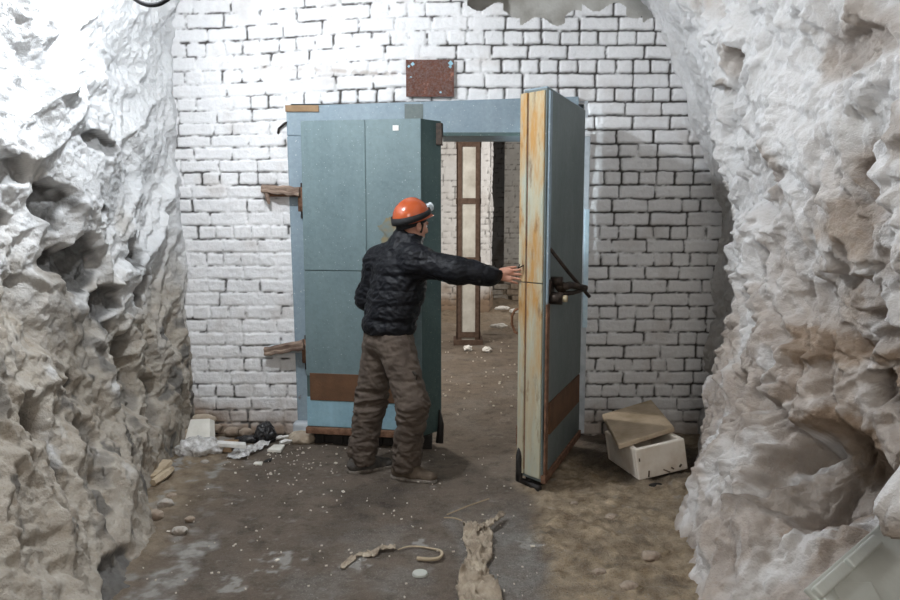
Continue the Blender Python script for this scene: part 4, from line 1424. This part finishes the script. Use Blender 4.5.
hat['label'] = 'glossy orange hard hat'
md = hat.modifiers.new('shell', 'SOLIDIFY'); md.thickness = .004; md.offset = -1
bm = bmesh.new()
for j, zz, rr in ((0, .034, 1.0), (1, -.006, 1.035)):
    pass
ring_a, ring_b = [], []
for i in range(64):
    a = 2 * PI * i / 64
    back = .5 - .5 * math.cos(a)
    zt = .030 - .006 * back; zb_ = .004 - .028 * back
    for lst, zz in ((ring_a, zt), (ring_b, zb_)):
        e_ = max(0., min(1., zz / .122)); rr = math.sqrt(1 - e_ * e_) ** .92 * 1.025 + (.008 if zz < .0 else 0)
        lst.append(bm.verts.new(Vector(to_w((.134) * rr * math.cos(a), .115 * rr * math.sin(a), zz))))
for i in range(64):
    bm.faces.new((ring_a[i], ring_a[(i + 1) % 64], ring_b[(i + 1) % 64], ring_b[i]))
o = bm_obj('strap', bm, M_strap, hat, smooth=True)
md = o.modifiers.new('thick', 'SOLIDIFY'); md.thickness = .006; md.offset = 1
Mh = Matrix([[CR[i, j] for j in range(3)] for i in range(3)])
bm = bmesh.new(); add_box(bm, to_w(.150, 0, .022), (.030, .060, .046), Mh); hlamp = bm_obj('head_lamp', bm, M_lampbody, hat, bevel=.007, smooth=False)
bm = bmesh.new(); add_tube(bm, [to_w(.162, 0, .022), to_w(.180, 0, .022)], [.026, .029], 20); bm_obj('bezel', bm, M_lampbody, hlamp, smooth=False, bevel=.002)
bm = bmesh.new(); add_tube(bm, [to_w(.1795, 0, .022), to_w(.184, 0, .022)], [.024, .022], 20); bm_obj('lens', bm, M_lens, hlamp, smooth=False)
l = bpy.data.lights.new('head_lamp_beam', 'SPOT')
l.energy = 45; l.spot_size = math.radians(60); l.spot_blend = .6; l.shadow_soft_size = .02; l.color = (.8, .93, 1)
o = bpy.data.objects.new('head_lamp_beam', l); o.location = to_w(.20, 0, .022)
o.rotation_euler = Vector(cf * 1 - cu_ * .15).to_track_quat('-Z', 'Y').to_euler(); link(o)

# ================================================================== THINGS LYING ABOUT
def slab_obj(name, corners_bottom, thick, mat, label, cat, group=None, bevel=.004):
    """flat piece: four ground corners and a thickness along its own normal"""
    c = [Vector(v) for v in corners_bottom]
    nr = (c[1] - c[0]).cross(c[3] - c[0]).normalized()
    if nr.z < 0: nr = -nr
    bm = bmesh.new(); add_prism(bm, c, [v + nr * thick for v in c])
    o = bm_obj(name, bm, mat, None, bevel=bevel)
    return tag(o, label, cat, group)


def noisy_blob(name, c, r, mat, seed, label=None, cat=None, amp=.25, rz=0., facet=False, parent=None, freq=7, group=None, sub=5):
    bm = bmesh.new(); bmesh.ops.create_icosphere(bm, subdivisions=sub, radius=1)
    v = np.array([q.co[:] for q in bm.verts])
    s = np.array(r)
    q = v * s
    n = fbm(q * freq / (max(r) * 7) + seed, 4, seed) if not facet else -np.abs(fbm(q * freq / (max(r) * 7) + seed, 3, seed)) * 1.3 + .25
    q = q * (1 + amp * n[:, None])
    if facet:
        rr_ = random.Random(seed)
        for k in range(7):
            d = np.array([rr_.gauss(0, 1) for _ in range(3)]); d /= np.linalg.norm(d)
            lim = (np.abs(d * s).sum()) * .62
            e = np.maximum(q @ d - lim, 0); q = q - d * e[:, None] * .9
    q[:, 2] = np.maximum(q[:, 2], -s[2] * .8)
    ca, sa = math.cos(rz), math.sin(rz)
    for vert, p_ in zip(bm.verts, q):
        vert.co = (p_[0] * ca - p_[1] * sa, p_[0] * sa + p_[1] * ca, p_[2])
    o = bm_obj(name, bm, mat, parent, smooth=True)
    o.location = c
    return tag(o, label, cat, group)


# ---- foam crate, tipped against the wall, and its lid
q0 = F(639, 481, .02)
cr = empty('foam_crate', (0, 0, 0))
ux = Vector((.96, .21, .15)).normalized()
uz = Vector((-.14, .0, .98)); uz = (uz - ux * uz.dot(ux)).normalized()
uy = uz.cross(ux).normalized()
MX = Matrix((ux, uy, uz)).transposed()
W_, D_, Hh_ = .335, .46, .20
t_ = .032
MXi = MX.to_4x4(); MXi.translation = q0
cr.matrix_world = MXi
tag(cr, 'dirty white foam crate tipped on the dirt under the brick wall', 'crate')
for nm, c_, s_ in (('front_panel', (W_ / 2, t_ / 2, Hh_ / 2), (W_, t_, Hh_)), ('rear_panel', (W_ / 2, D_ - t_ / 2, Hh_ / 2), (W_, t_, Hh_)),
                   ('side_panel', (t_ / 2, D_ / 2, Hh_ / 2), (t_, D_ - 2 * t_, Hh_)), ('side_panel', (W_ - t_ / 2, D_ / 2, Hh_ / 2), (t_, D_ - 2 * t_, Hh_)),
                   ('bottom_panel', (W_ / 2, D_ / 2, t_ / 2), (W_ - 2 * t_, D_ - 2 * t_, t_))):
    bm = bmesh.new(); add_box(bm, c_, s_); bm_obj(nm, bm, M_foam, cr, bevel=.010, seg=3)
M_gouge = simple('brown_gouge', (.16, .115, .075), (.08, .06, .04), 30, .95)
for x_, z_, sx_, sz_ in ((.07, .03, .010, .04), (.285, .035, .012, .022), (.19, .022, .05, .008), (.23, .03, .02, .01), (.02, .13, .008, .02)):
    bm = bmesh.new(); add_box(bm, (x_, -.001, z_), (sx_, .004, sz_), Matrix.Rotation(x_ * 3, 3, 'Y'))
    bm_obj('gouge', bm, M_gouge, cr)


def on_plane(px, py, pt, nr):
    r = Vector(ray(px, py)); o_ = Vector((0, 0, CAM_Z))
    return o_ + r * ((Vector(pt) - o_).dot(nr) / r.dot(nr))


top_pt = q0 + uz * (Hh_ + .002)
lc = [on_plane(px, py, top_pt, uz) for px, py in ((619, 450), (675, 432), (652, 404), (602.5, 419))]
lid = empty('foam_slab', lc[0])
tag(lid, 'tan stained foam slab lying askew as a cover on the tipped foam crate', 'foam slab')
rl = [v - lc[0] for v in lc]
bm = bmesh.new(); add_prism(bm, rl, [v + uz * .036 for v in rl]); bm_obj('board', bm, M_foam_lid, lid, bevel=.010, seg=3)
q = F(656, 488); noisy_blob('rubber_scrap', (q.x, q.y, .012), (.055, .03, .018), M_rubber, 3, 'black rubber scrap in front of the foam crate', 'scrap', facet=True, rz=.3, sub=4)

# ---- plastic crate lid leaning on the rock in the lower corner
A = P(809, 590, 2.30); Bq = P(905, 506, 2.72)
ax_ = (Bq - A).normalized()
down = Vector((.34, -.52, -.42)); down = (down - ax_ * down.dot(ax_)).normalized()
nrm_ = ax_.cross(down).normalized()
if nrm_.z < 0: nrm_ = -nrm_
PM = Matrix((ax_, down, nrm_)).transposed().to_4x4(); PM.translation = A
pl = empty('plastic_tray'); pl.matrix_world = PM
tag(pl, 'grey-white ribbed plastic tray leaning upside down on the rock under the frosted lump', 'tray')
bm = bmesh.new(); add_box(bm, (.42, .27, -.006), (.86, .56, .018)); bm_obj('sheet', bm, M_panel, pl, bevel=.004)
for a_, b_ in ((.0, .20), (.215, .42), (.56, .82)):
    bm = bmesh.new(); add_box(bm, ((a_ + b_) / 2, .022, .012), (b_ - a_, .042, .026)); bm_obj('edge_rib', bm, M_panel, pl, bevel=.008, seg=3)
bm = bmesh.new(); add_box(bm, (.02, .25, .010), (.04, .42, .022)); bm_obj('side_rib', bm, M_panel, pl, bevel=.008, seg=3)
bm = bmesh.new(); add_box(bm, (.14, .10, .006), (.16, .09, .008), Matrix.Rotation(.5, 3, 'Z')); bm_obj('flap', bm, M_panel, pl, bevel=.004)

# ---- heap at the foot of the wall beside the rock
qa, qb = P(184, 443, 5.06), P(211, 443, 5.06)
bm = bmesh.new()
add_prism(bm, [(qa.x, 5.05, .06), (qb.x, 5.03, .06), (qb.x + .02, 5.10, .04), (qa.x - .02, 5.12, .04)],
          [(P(190, 429, 5.2).x, 5.22, .19), (P(210, 429, 5.2).x, 5.20, .20), (P(210, 429, 5.2).x + .02, 5.25, .17), (P(190, 429, 5.2).x - .02, 5.27, .16)])
tag(bm_obj('foam_board', bm, M_foam_white, None, bevel=.004), 'clean white foam board propped behind the crumpled clear bag', 'board')
q = F(198, 458)
noisy_blob('plastic_bag', (q.x, q.y + .03, .062), (.15, .10, .075), M_plastic, 11, 'crumpled clear plastic bag at the rock foot below the foam board', 'bag', amp=.35, rz=.2, freq=16)
q = F(188, 446); noisy_blob('plaster_lump', (q.x - .03, q.y + .08, .05), (.12, .09, .06), M_plaster, 12, 'beige plaster lump wedged behind the foam board', 'rubble', amp=.3)
slab_obj('wooden_lath', [F(217, 447, .075), F(246, 449, .075), F(246, 446, .075), F(217, 444, .075)], .028, M_white, 'white painted lath lying across the cardboard scrap', 'lath')
bx = empty('cardboard_scrap', F(228, 453))
tag(bx, 'small brown cardboard box scrap under the white lath', 'box')
for nm, c_, s_ in (('top_flap', (0, .05, .062), (.10, .10, .006)), ('base_flap', (0, .05, .006), (.10, .10, .006)), ('side_flap', (-.05, .05, .034), (.006, .10, .055)), ('rear_flap', (0, .10, .034), (.10, .006, .055)), ('front_flap', (-.012, 0.0, .034), (.075, .006, .055))):
    bm = bmesh.new(); add_box(bm, c_, s_); bm_obj(nm, bm, M_card, bx)
q = F(262, 447); noisy_blob('bin_bag', (q.x, 5.27, .07), (.085, .07, .085), M_bag, 21, 'crumpled black bin bag against the foot of the brick wall', 'bag', amp=.35, facet=True, rz=.2, freq=11)
q = F(253, 447); noisy_blob('bin_bag_tail', (q.x - .07, 5.27, .03), (.09, .05, .03), M_bag, 22, parent=None, amp=.4, freq=11)
o = bpy.data.objects['bin_bag_tail']; p_ = bpy.data.objects['bin_bag']; o.name = 'tail'; o.parent = p_; o.location = (-.11, -.01, -.04)
# clear sheet
ga, gb = np.linspace(0, 1, 70), np.linspace(0, 1, 30)
U, V = [a.ravel() for a in np.meshgrid(ga, gb, indexing='ij')]
c00, c10, c11, c01 = F(226, 462), F(246, 461), F(270, 446), F(238, 449)
top_ = [np.array(c01), np.array(c11)]; bot = [np.array(c00), np.array(c10)]
co2 = ((1 - U) * (1 - V))[:, None] * bot[0] + (U * (1 - V))[:, None] * bot[1] + (U * V)[:, None] * top_[1] + ((1 - U) * V)[:, None] * top_[0]
qn = co2 * 9
co2[:, 2] = .018 + np.abs(fbm(qn, 4, 700)) * .055
co2[:, 0] += fbm(qn * .7, 3, 703) * .03
o = mesh_obj('plastic_sheet', co2, grid_faces(70, 30), M_plastic)
md = o.modifiers.new('film', 'SOLIDIFY'); md.thickness = .002
tag(o, 'crumpled clear plastic sheet spread on the dirt below the bin bag', 'plastic sheet')
slab_obj('foam_scrap', [F(267, 452, .005), F(281, 453, .005), F(285, 447, .005), F(274, 447, .005)], .02, M_foam_white, 'flat white foam scrap beside the plastic sheet', 'foam scrap')
q = F(279, 441)
for i, (a_, b_, th, lb) in enumerate((((276, 443), (298, 440), .010, 'long thin white splinter nearest the blue leaf\'s plinth'), ((280, 447), (292, 445), .016, 'thick white splinter in front of the splinter pile'),
                                      ((297, 442), (312, 440), .009, 'white splinter touching the frame foot'), ((278, 440), (285, 442), .013, 'short white splinter beside the bin bag'))):
    pa, pb = F(*a_), F(*b_)
    bm = bmesh.new()
    pa.z = .035 - .006 * i; pb.z = .03
    pm = (pa + pb) / 2 + Vector((0, .006, .004))
    add_tube(bm, [pa, pm, pb], [th, th * 1.2, th * .5], 5)
    tag(bm_obj('wood_splinter', bm, M_white, None), lb, 'splinter', 'white splinters at the frame foot')
q = F(262, 466)
slab_obj('foil_scrap', [F(253, 465, .004), F(262, 466, .004), F(263, 463, .004), F(255, 463, .004)], .012, M_foam_white, 'tiny white scrap alone on the dirt below the plastic sheet', 'scrap')
slab_obj('dark_chip', [F(263, 463, .004), F(271, 462, .004), F(272, 459, .004), F(266, 461, .004)], .012, M_rubber, 'dark curled chip beside the tiny white scrap', 'scrap')
for i, (a_, b_, c_, d_) in enumerate((((149, 481), (158, 479), (173, 464), (164, 463)), ((160, 481), (168, 477), (183, 466), (177, 464)))):
    if i == 0:
        slab_obj('plank_offcut', [F(*a_, .02), F(*b_, .03), F(*c_, .06), F(*d_, .05)], .03, M_plank, 'pale plank offcut leaning on the rock foot', 'plank', 'plank offcuts at the rock foot')
pa, pb = F(153, 483, .05), F(172, 469, .06)
bm = bmesh.new(); add_tube(bm, [pa, (pa + pb) / 2 + Vector((.01, 0, .005)), pb], [.022, .026, .018], 6)
tag(bm_obj('plank_offcut', bm, M_plank, None), 'narrow pale wood sliver in front of the plank offcut', 'plank', 'plank offcuts at the rock foot')
# dirty brick ends and plaster at the base of the whitewash
for i, (px, py, w_, h_, d_, m, lb) in enumerate(((213, 428, .17, .07, .10, M_rubble, 'dusty half brick fallen against the wall behind the foam board'), (233, 431, .13, .07, .09, M_rubble, 'dusty brick end at the wall foot behind the lath'),
                                                 (246, 432, .10, .07, .08, M_rubble, 'small dusty brick end beside the bin bag'), (203, 419, .20, .08, .09, M_plaster, 'beige plaster slab fallen on the dusty half brick'))):
    q = P(px, py, 5.37)
    o = noisy_blob('brick_rubble', (q.x, 5.36, max(.035, q.z)), (w_ / 2, d_ / 2, h_ / 2), m, 30 + i, lb, 'rubble', amp=.12, facet=True, group='rubble at the wall foot', sub=4)
q = F(323, 443); noisy_blob('plaster_heap', (F(303, 440).x, 5.30, .03), (.10, .08, .05), M_plaster, 41, 'pale plaster heap against the foot of the door frame', 'rubble', amp=.35)
for i, (px, py, r_, m, lb) in enumerate(((155, 520, .05, M_rubble, 'fist-sized dusty stone below the rock foot'), (172, 500, .035, M_rubble, 'small dusty stone near the salt streak'), (180, 535, .04, M_rubble_grey, 'pale stone at the edge of the salt streak'),
                                         (166, 508, .045, M_rubble_grey, 'pale stone against the rock foot'), (190, 522, .028, M_rubble, 'little brown stone beside the salt streak'), (205, 465, .03, M_rubble_grey, 'pale pebble below the crumpled clear bag'))):
    q = F(px, py); noisy_blob('stone', (q.x, q.y, r_ * .55), (r_, r_ * .8, r_ * .65), m, 50 + i, lb, 'stone', amp=.25, facet=True, group='stones along the rock foot', sub=4)
for i, (px, py, r_, lb) in enumerate(((612, 520, .04, 'brown clod on the ochre dirt in front of the crate'), (650, 560, .05, 'large brown clod on the ochre dirt near the rock skirt'), (600, 575, .035, 'small clod low on the ochre dirt'), (630, 590, .045, 'clod at the lower edge of the ochre dirt'), (575, 505, .025, 'little clod just in front of the open leaf'), (680, 500, .04, 'clod between crate and rock skirt'))):
    q = F(px, py); noisy_blob('dirt_clod', (q.x, q.y, r_ * .35), (r_, r_ * .8, r_ * .5), M_rubble, 60 + i, lb, 'clod', amp=.35, facet=True, group='clods on the ochre dirt', sub=4)


# ---- rags and strings on the floor
def ribbon(name, pts, widths, mat, label, cat, seed, lift=.01, twist=.6, across=9, amp=.012):
    pts = [np.array(F(*p_)) for p_ in pts]
    N = 14 * (len(pts) - 1)
    tt = np.linspace(0, len(pts) - 1, N)
    cen = spline(tt, np.arange(len(pts)), np.array(pts))
    wd = np.interp(tt, np.arange(len(pts)), widths)
    tg = np.gradient(cen, axis=0); tg /= np.linalg.norm(tg, axis=1)[:, None]
    nr = np.stack([-tg[:, 1], tg[:, 0], tg[:, 0] * 0], 1)
    s = np.linspace(-1, 1, across)
    ph = fbm(np.stack([tt * .9, tt * 0 + seed, tt * 0], 1), 3, seed) * twist * 3
    co = cen[:, None] + nr[:, None] * (wd[:, None, None] * s[None, :, None] * .5 * np.abs(np.cos(ph))[:, None, None])
    z = lift + wd[:, None] * .35 * np.abs(np.sin(ph))[:, None] * (s[None] * np.sign(np.sin(ph))[:, None] + 1) * .5
    co[:, :, 2] = z
    flat = co.reshape(-1, 3)
    an = np.stack([np.tile(s, N) * 2.6 + np.repeat(fbm(np.stack([tt * 1.3, tt * 0, tt * 0 + seed], 1), 2, seed + 1) * 2.5, across), np.repeat(tt * 1.1, across), np.zeros(N * across)], 1)
    flat[:, 2] += np.abs(fbm(an, 3, seed + 3)) * amp * 2.2 + np.abs(fbm(flat * 38, 2, seed + 4)) * amp * .4
    flat[:, :2] += np.stack([fbm(flat * 14, 2, seed + 5), fbm(flat * 14, 2, seed + 6)], 1) * amp * .7
    o = mesh_obj(name, flat, grid_faces(N, across), mat)
    md = o.modifiers.new('cloth', 'SOLIDIFY'); md.thickness = .004
    return tag(o, label, cat)


ribbon('rag_strip', [(343, 571), (352, 562), (362, 557), (370, 558), (380, 552), (396, 550)], [.03, .035, .035, .06, .04, .02], M_rag, 'short twisted beige rag strip on the dirt beside the string curl', 'rag', 80, amp=.012)
ribbon('rag', [(505, 519), (494, 527), (484, 533), (475, 537)], [.02, .05, .05, .04], M_rag, 'knotted beige rag end lying across the plastic rag', 'rag', 84, lift=.03, amp=.02)
ribbon('torn_rag', [(474, 528), (477, 542), (480, 556), (477, 567), (474, 580), (478, 592), (480, 612), (478, 640)], [.12, .15, .13, .10, .15, .18, .18, .17], M_rag, 'long crumpled dirty rag trailing towards the camera', 'rag', 90, amp=.024, twist=.45, across=22)
bm = bmesh.new()
cp_ = [F(398, 552), F(408, 549), F(420, 549), F(432, 551), F(440, 553), F(442, 558), F(438, 562), F(428, 563), F(417, 562)]
for i, q in enumerate(cp_): q.z = .012 + .006 * (i > 4)
tt = np.linspace(0, len(cp_) - 1, 50); cc = spline(tt, np.arange(len(cp_)), np.array([q[:] for q in cp_]))
add_tube(bm, [tuple(v) for v in cc], [.0035 + .0075 * (i / 49) ** 1.2 for i in range(50)], 6)
tag(bm_obj('string_curl', bm, M_string, None, smooth=True), 'curl of beige tape hooked like a fish hook on the dirt', 'string')
bm = bmesh.new(); q = F(420, 575)
add_tube(bm, [(q.x, q.y, .002), (q.x, q.y, .014)], [.038, .034], 16)
tag(bm_obj('bottle_cap', bm, M_panel, None, bevel=.003), 'small flat whitish disc on the dirt below the tape curl', 'disc')
for a_, b_, lb in (((444, 520), (462, 523), 'pale straw pointing at the rag end'), ((447, 517), (489, 501), 'long thin dry straw running up from the rag towards the leaf')):
    pa, pb = F(*a_), F(*b_); pa.z = pb.z = .014
    bm = bmesh.new(); add_tube(bm, [pa, (pa + pb) / 2 + Vector((.004, .006, .004)), pb], .0038, 5)
    tag(bm_obj('straw', bm, M_twig, None), lb, 'straw', 'straws beside the rag')

# flakes of paint and plaster trodden into the floor
bm = bmesh.new()
for k in range(260):
    x_, y_ = rng.uniform(-1.5, .55), rng.uniform(3.0, 5.2)
    if rng.random() < .35: x_, y_ = rng.gauss(-1.1, .3), rng.gauss(4.8, .25)
    s_ = rng.uniform(.0012, .0052) * (2.2 if rng.random() < .07 else 1)
    add_box(bm, (x_, y_, .011), (s_ * 2.4, s_ * 1.4, .006), Matrix.Rotation(rng.uniform(0, 6.3), 3, 'Z') @ Matrix.Rotation(rng.uniform(-.3, .3), 3, 'X'))
for k in range(90):
    x_, y_ = rng.uniform(-.15, .75), rng.uniform(5.8, 11)
    s_ = rng.uniform(.003, .011)
    add_box(bm, (x_, y_, .015), (s_ * 2, s_ * 1.4, .01), Matrix.Rotation(rng.uniform(0, 6.3), 3, 'Z'))
tag(bm_obj('paint_flakes', bm, M_foam, None), 'white paint flakes trodden all over the dirt floor', 'debris', kind='stuff')

# ---- in the back room: loose bricks at the foot of the grey wall, scraps, bent iron
lbs = []
k = 0
for row, (n_, py) in enumerate(((3, 303), (3, 297.5), (3, 292), (2, 286.5))):
    for i in range(n_):
        y_ = 13.3 + .03 * row
        px = 496 + i * 16.5 + (row % 2) * 5 + rng.uniform(-.8, .8)
        q = P(px, py, y_)
        bm = bmesh.new(); add_box(bm, (0, 0, 0), (.25, .13, .085), Matrix.Rotation(rng.uniform(-.25, .25), 3, 'Z') @ Matrix.Rotation(rng.uniform(-.05, .05), 3, 'Y'))
        o = bm_obj('loose_brick', bm, M_rubble_grey if rng.random() < .6 else M_rubble, None, bevel=.012); o.location = (q.x, y_, q.z)
        tag(o, 'loose brick in the tumbled stack at the far end of the back room', 'brick', 'tumbled bricks in the back room')
for i, (px, py, y_, w_, lb) in enumerate(((502, 308, 11.6, .22, 'upper white scrap in front of the tumbled bricks'), (515, 311, 11.3, .16, 'white scrap nearest the bent iron'), (499, 326, 9.9, .22, 'crumpled white paper on the back room floor beside the column'), (468, 350, 8.9, .10, 'white flake at the column foot'), (487, 352, 8.8, .10, 'white flake on the floor beside the column foot'))):
    q = P(px, py, y_)
    noisy_blob('paper_scrap', (q.x, y_, max(.03, q.z)), (w_ / 2, .06, .035), M_white, 75 + i, lb, 'paper', amp=.5, freq=14, sub=4, group='white scraps in the back room')
bm = bmesh.new()
pa = [P(521, 308, 9.3), P(515, 310, 9.3), P(512, 316, 9.3), P(512, 324, 9.3), P(515, 332, 9.3), P(520, 334, 9.2)]
add_tube(bm, pa, .018, 8)
tag(bm_obj('bent_iron_hoop', bm, M_rust, None, smooth=True), 'bent rusty iron hoop in the back room by the leaf edge', 'hoop')


# ================================================================== LIGHT
def area(name, loc, target, size, power, color):
    l = bpy.data.lights.new(name, 'AREA')
    l.energy = power; l.size = size; l.color = color
    o = bpy.data.objects.new(name, l)
    o.location = loc
    o.rotation_euler = (Vector(target) - Vector(loc)).to_track_quat('-Z', 'Y').to_euler()
    link(o)
    return o


l = bpy.data.lights.new('gallery_lamp', 'POINT')
l.energy = 140; l.shadow_soft_size = .045; l.color = (.90, .95, 1.0)
o = bpy.data.objects.new('gallery_lamp', l); o.location = (-1.18, 3.55, 3.08); link(o)
area('fill_behind_camera', (.1, -1.3, 2.75), (0, 5, 1.0), 1.1, 46, (1.0, .94, .86))  # broad fill light added behind the camera, its source unseen
l = bpy.data.lights.new('back_room_fill', 'POINT')  # ambient light added to the back room, no fixture in sight
l.energy = 200; l.shadow_soft_size = .15; l.color = (1, .95, .88)
o = bpy.data.objects.new('back_room_fill', l); o.location = (-1.3, 7.6, 2.3); link(o)
l = bpy.data.lights.new('back_room_fill', 'POINT')  # second added light, brightens the grey far wall
l.energy = 115; l.shadow_soft_size = .15; l.color = (1, .96, .9)
o = bpy.data.objects.new('back_room_fill', l); o.location = (2.3, 10.6, 2.5); link(o)

w = bpy.data.worlds.new('dim_tunnel_air'); SC.world = w
w.use_nodes = True
w.node_tree.nodes['Background'].inputs[0].default_value = (.9, .93, 1.0, 1)
w.node_tree.nodes['Background'].inputs[1].default_value = .14

cam = bpy.data.cameras.new('camera')
cam.sensor_width = 36; cam.lens = 36 * FPX / 900
co = bpy.data.objects.new('camera', cam)
co.location = (0, 0, CAM_Z)
co.rotation_euler = (PI / 2 - PITCH, 0, 0)
cam.clip_start = .05
link(co)
SC.camera = co
vs = SC.view_settings
vs.view_transform = 'Standard'; vs.look = 'None'; vs.gamma = 1; vs.use_curve_mapping = False
vs.exposure = 0.2
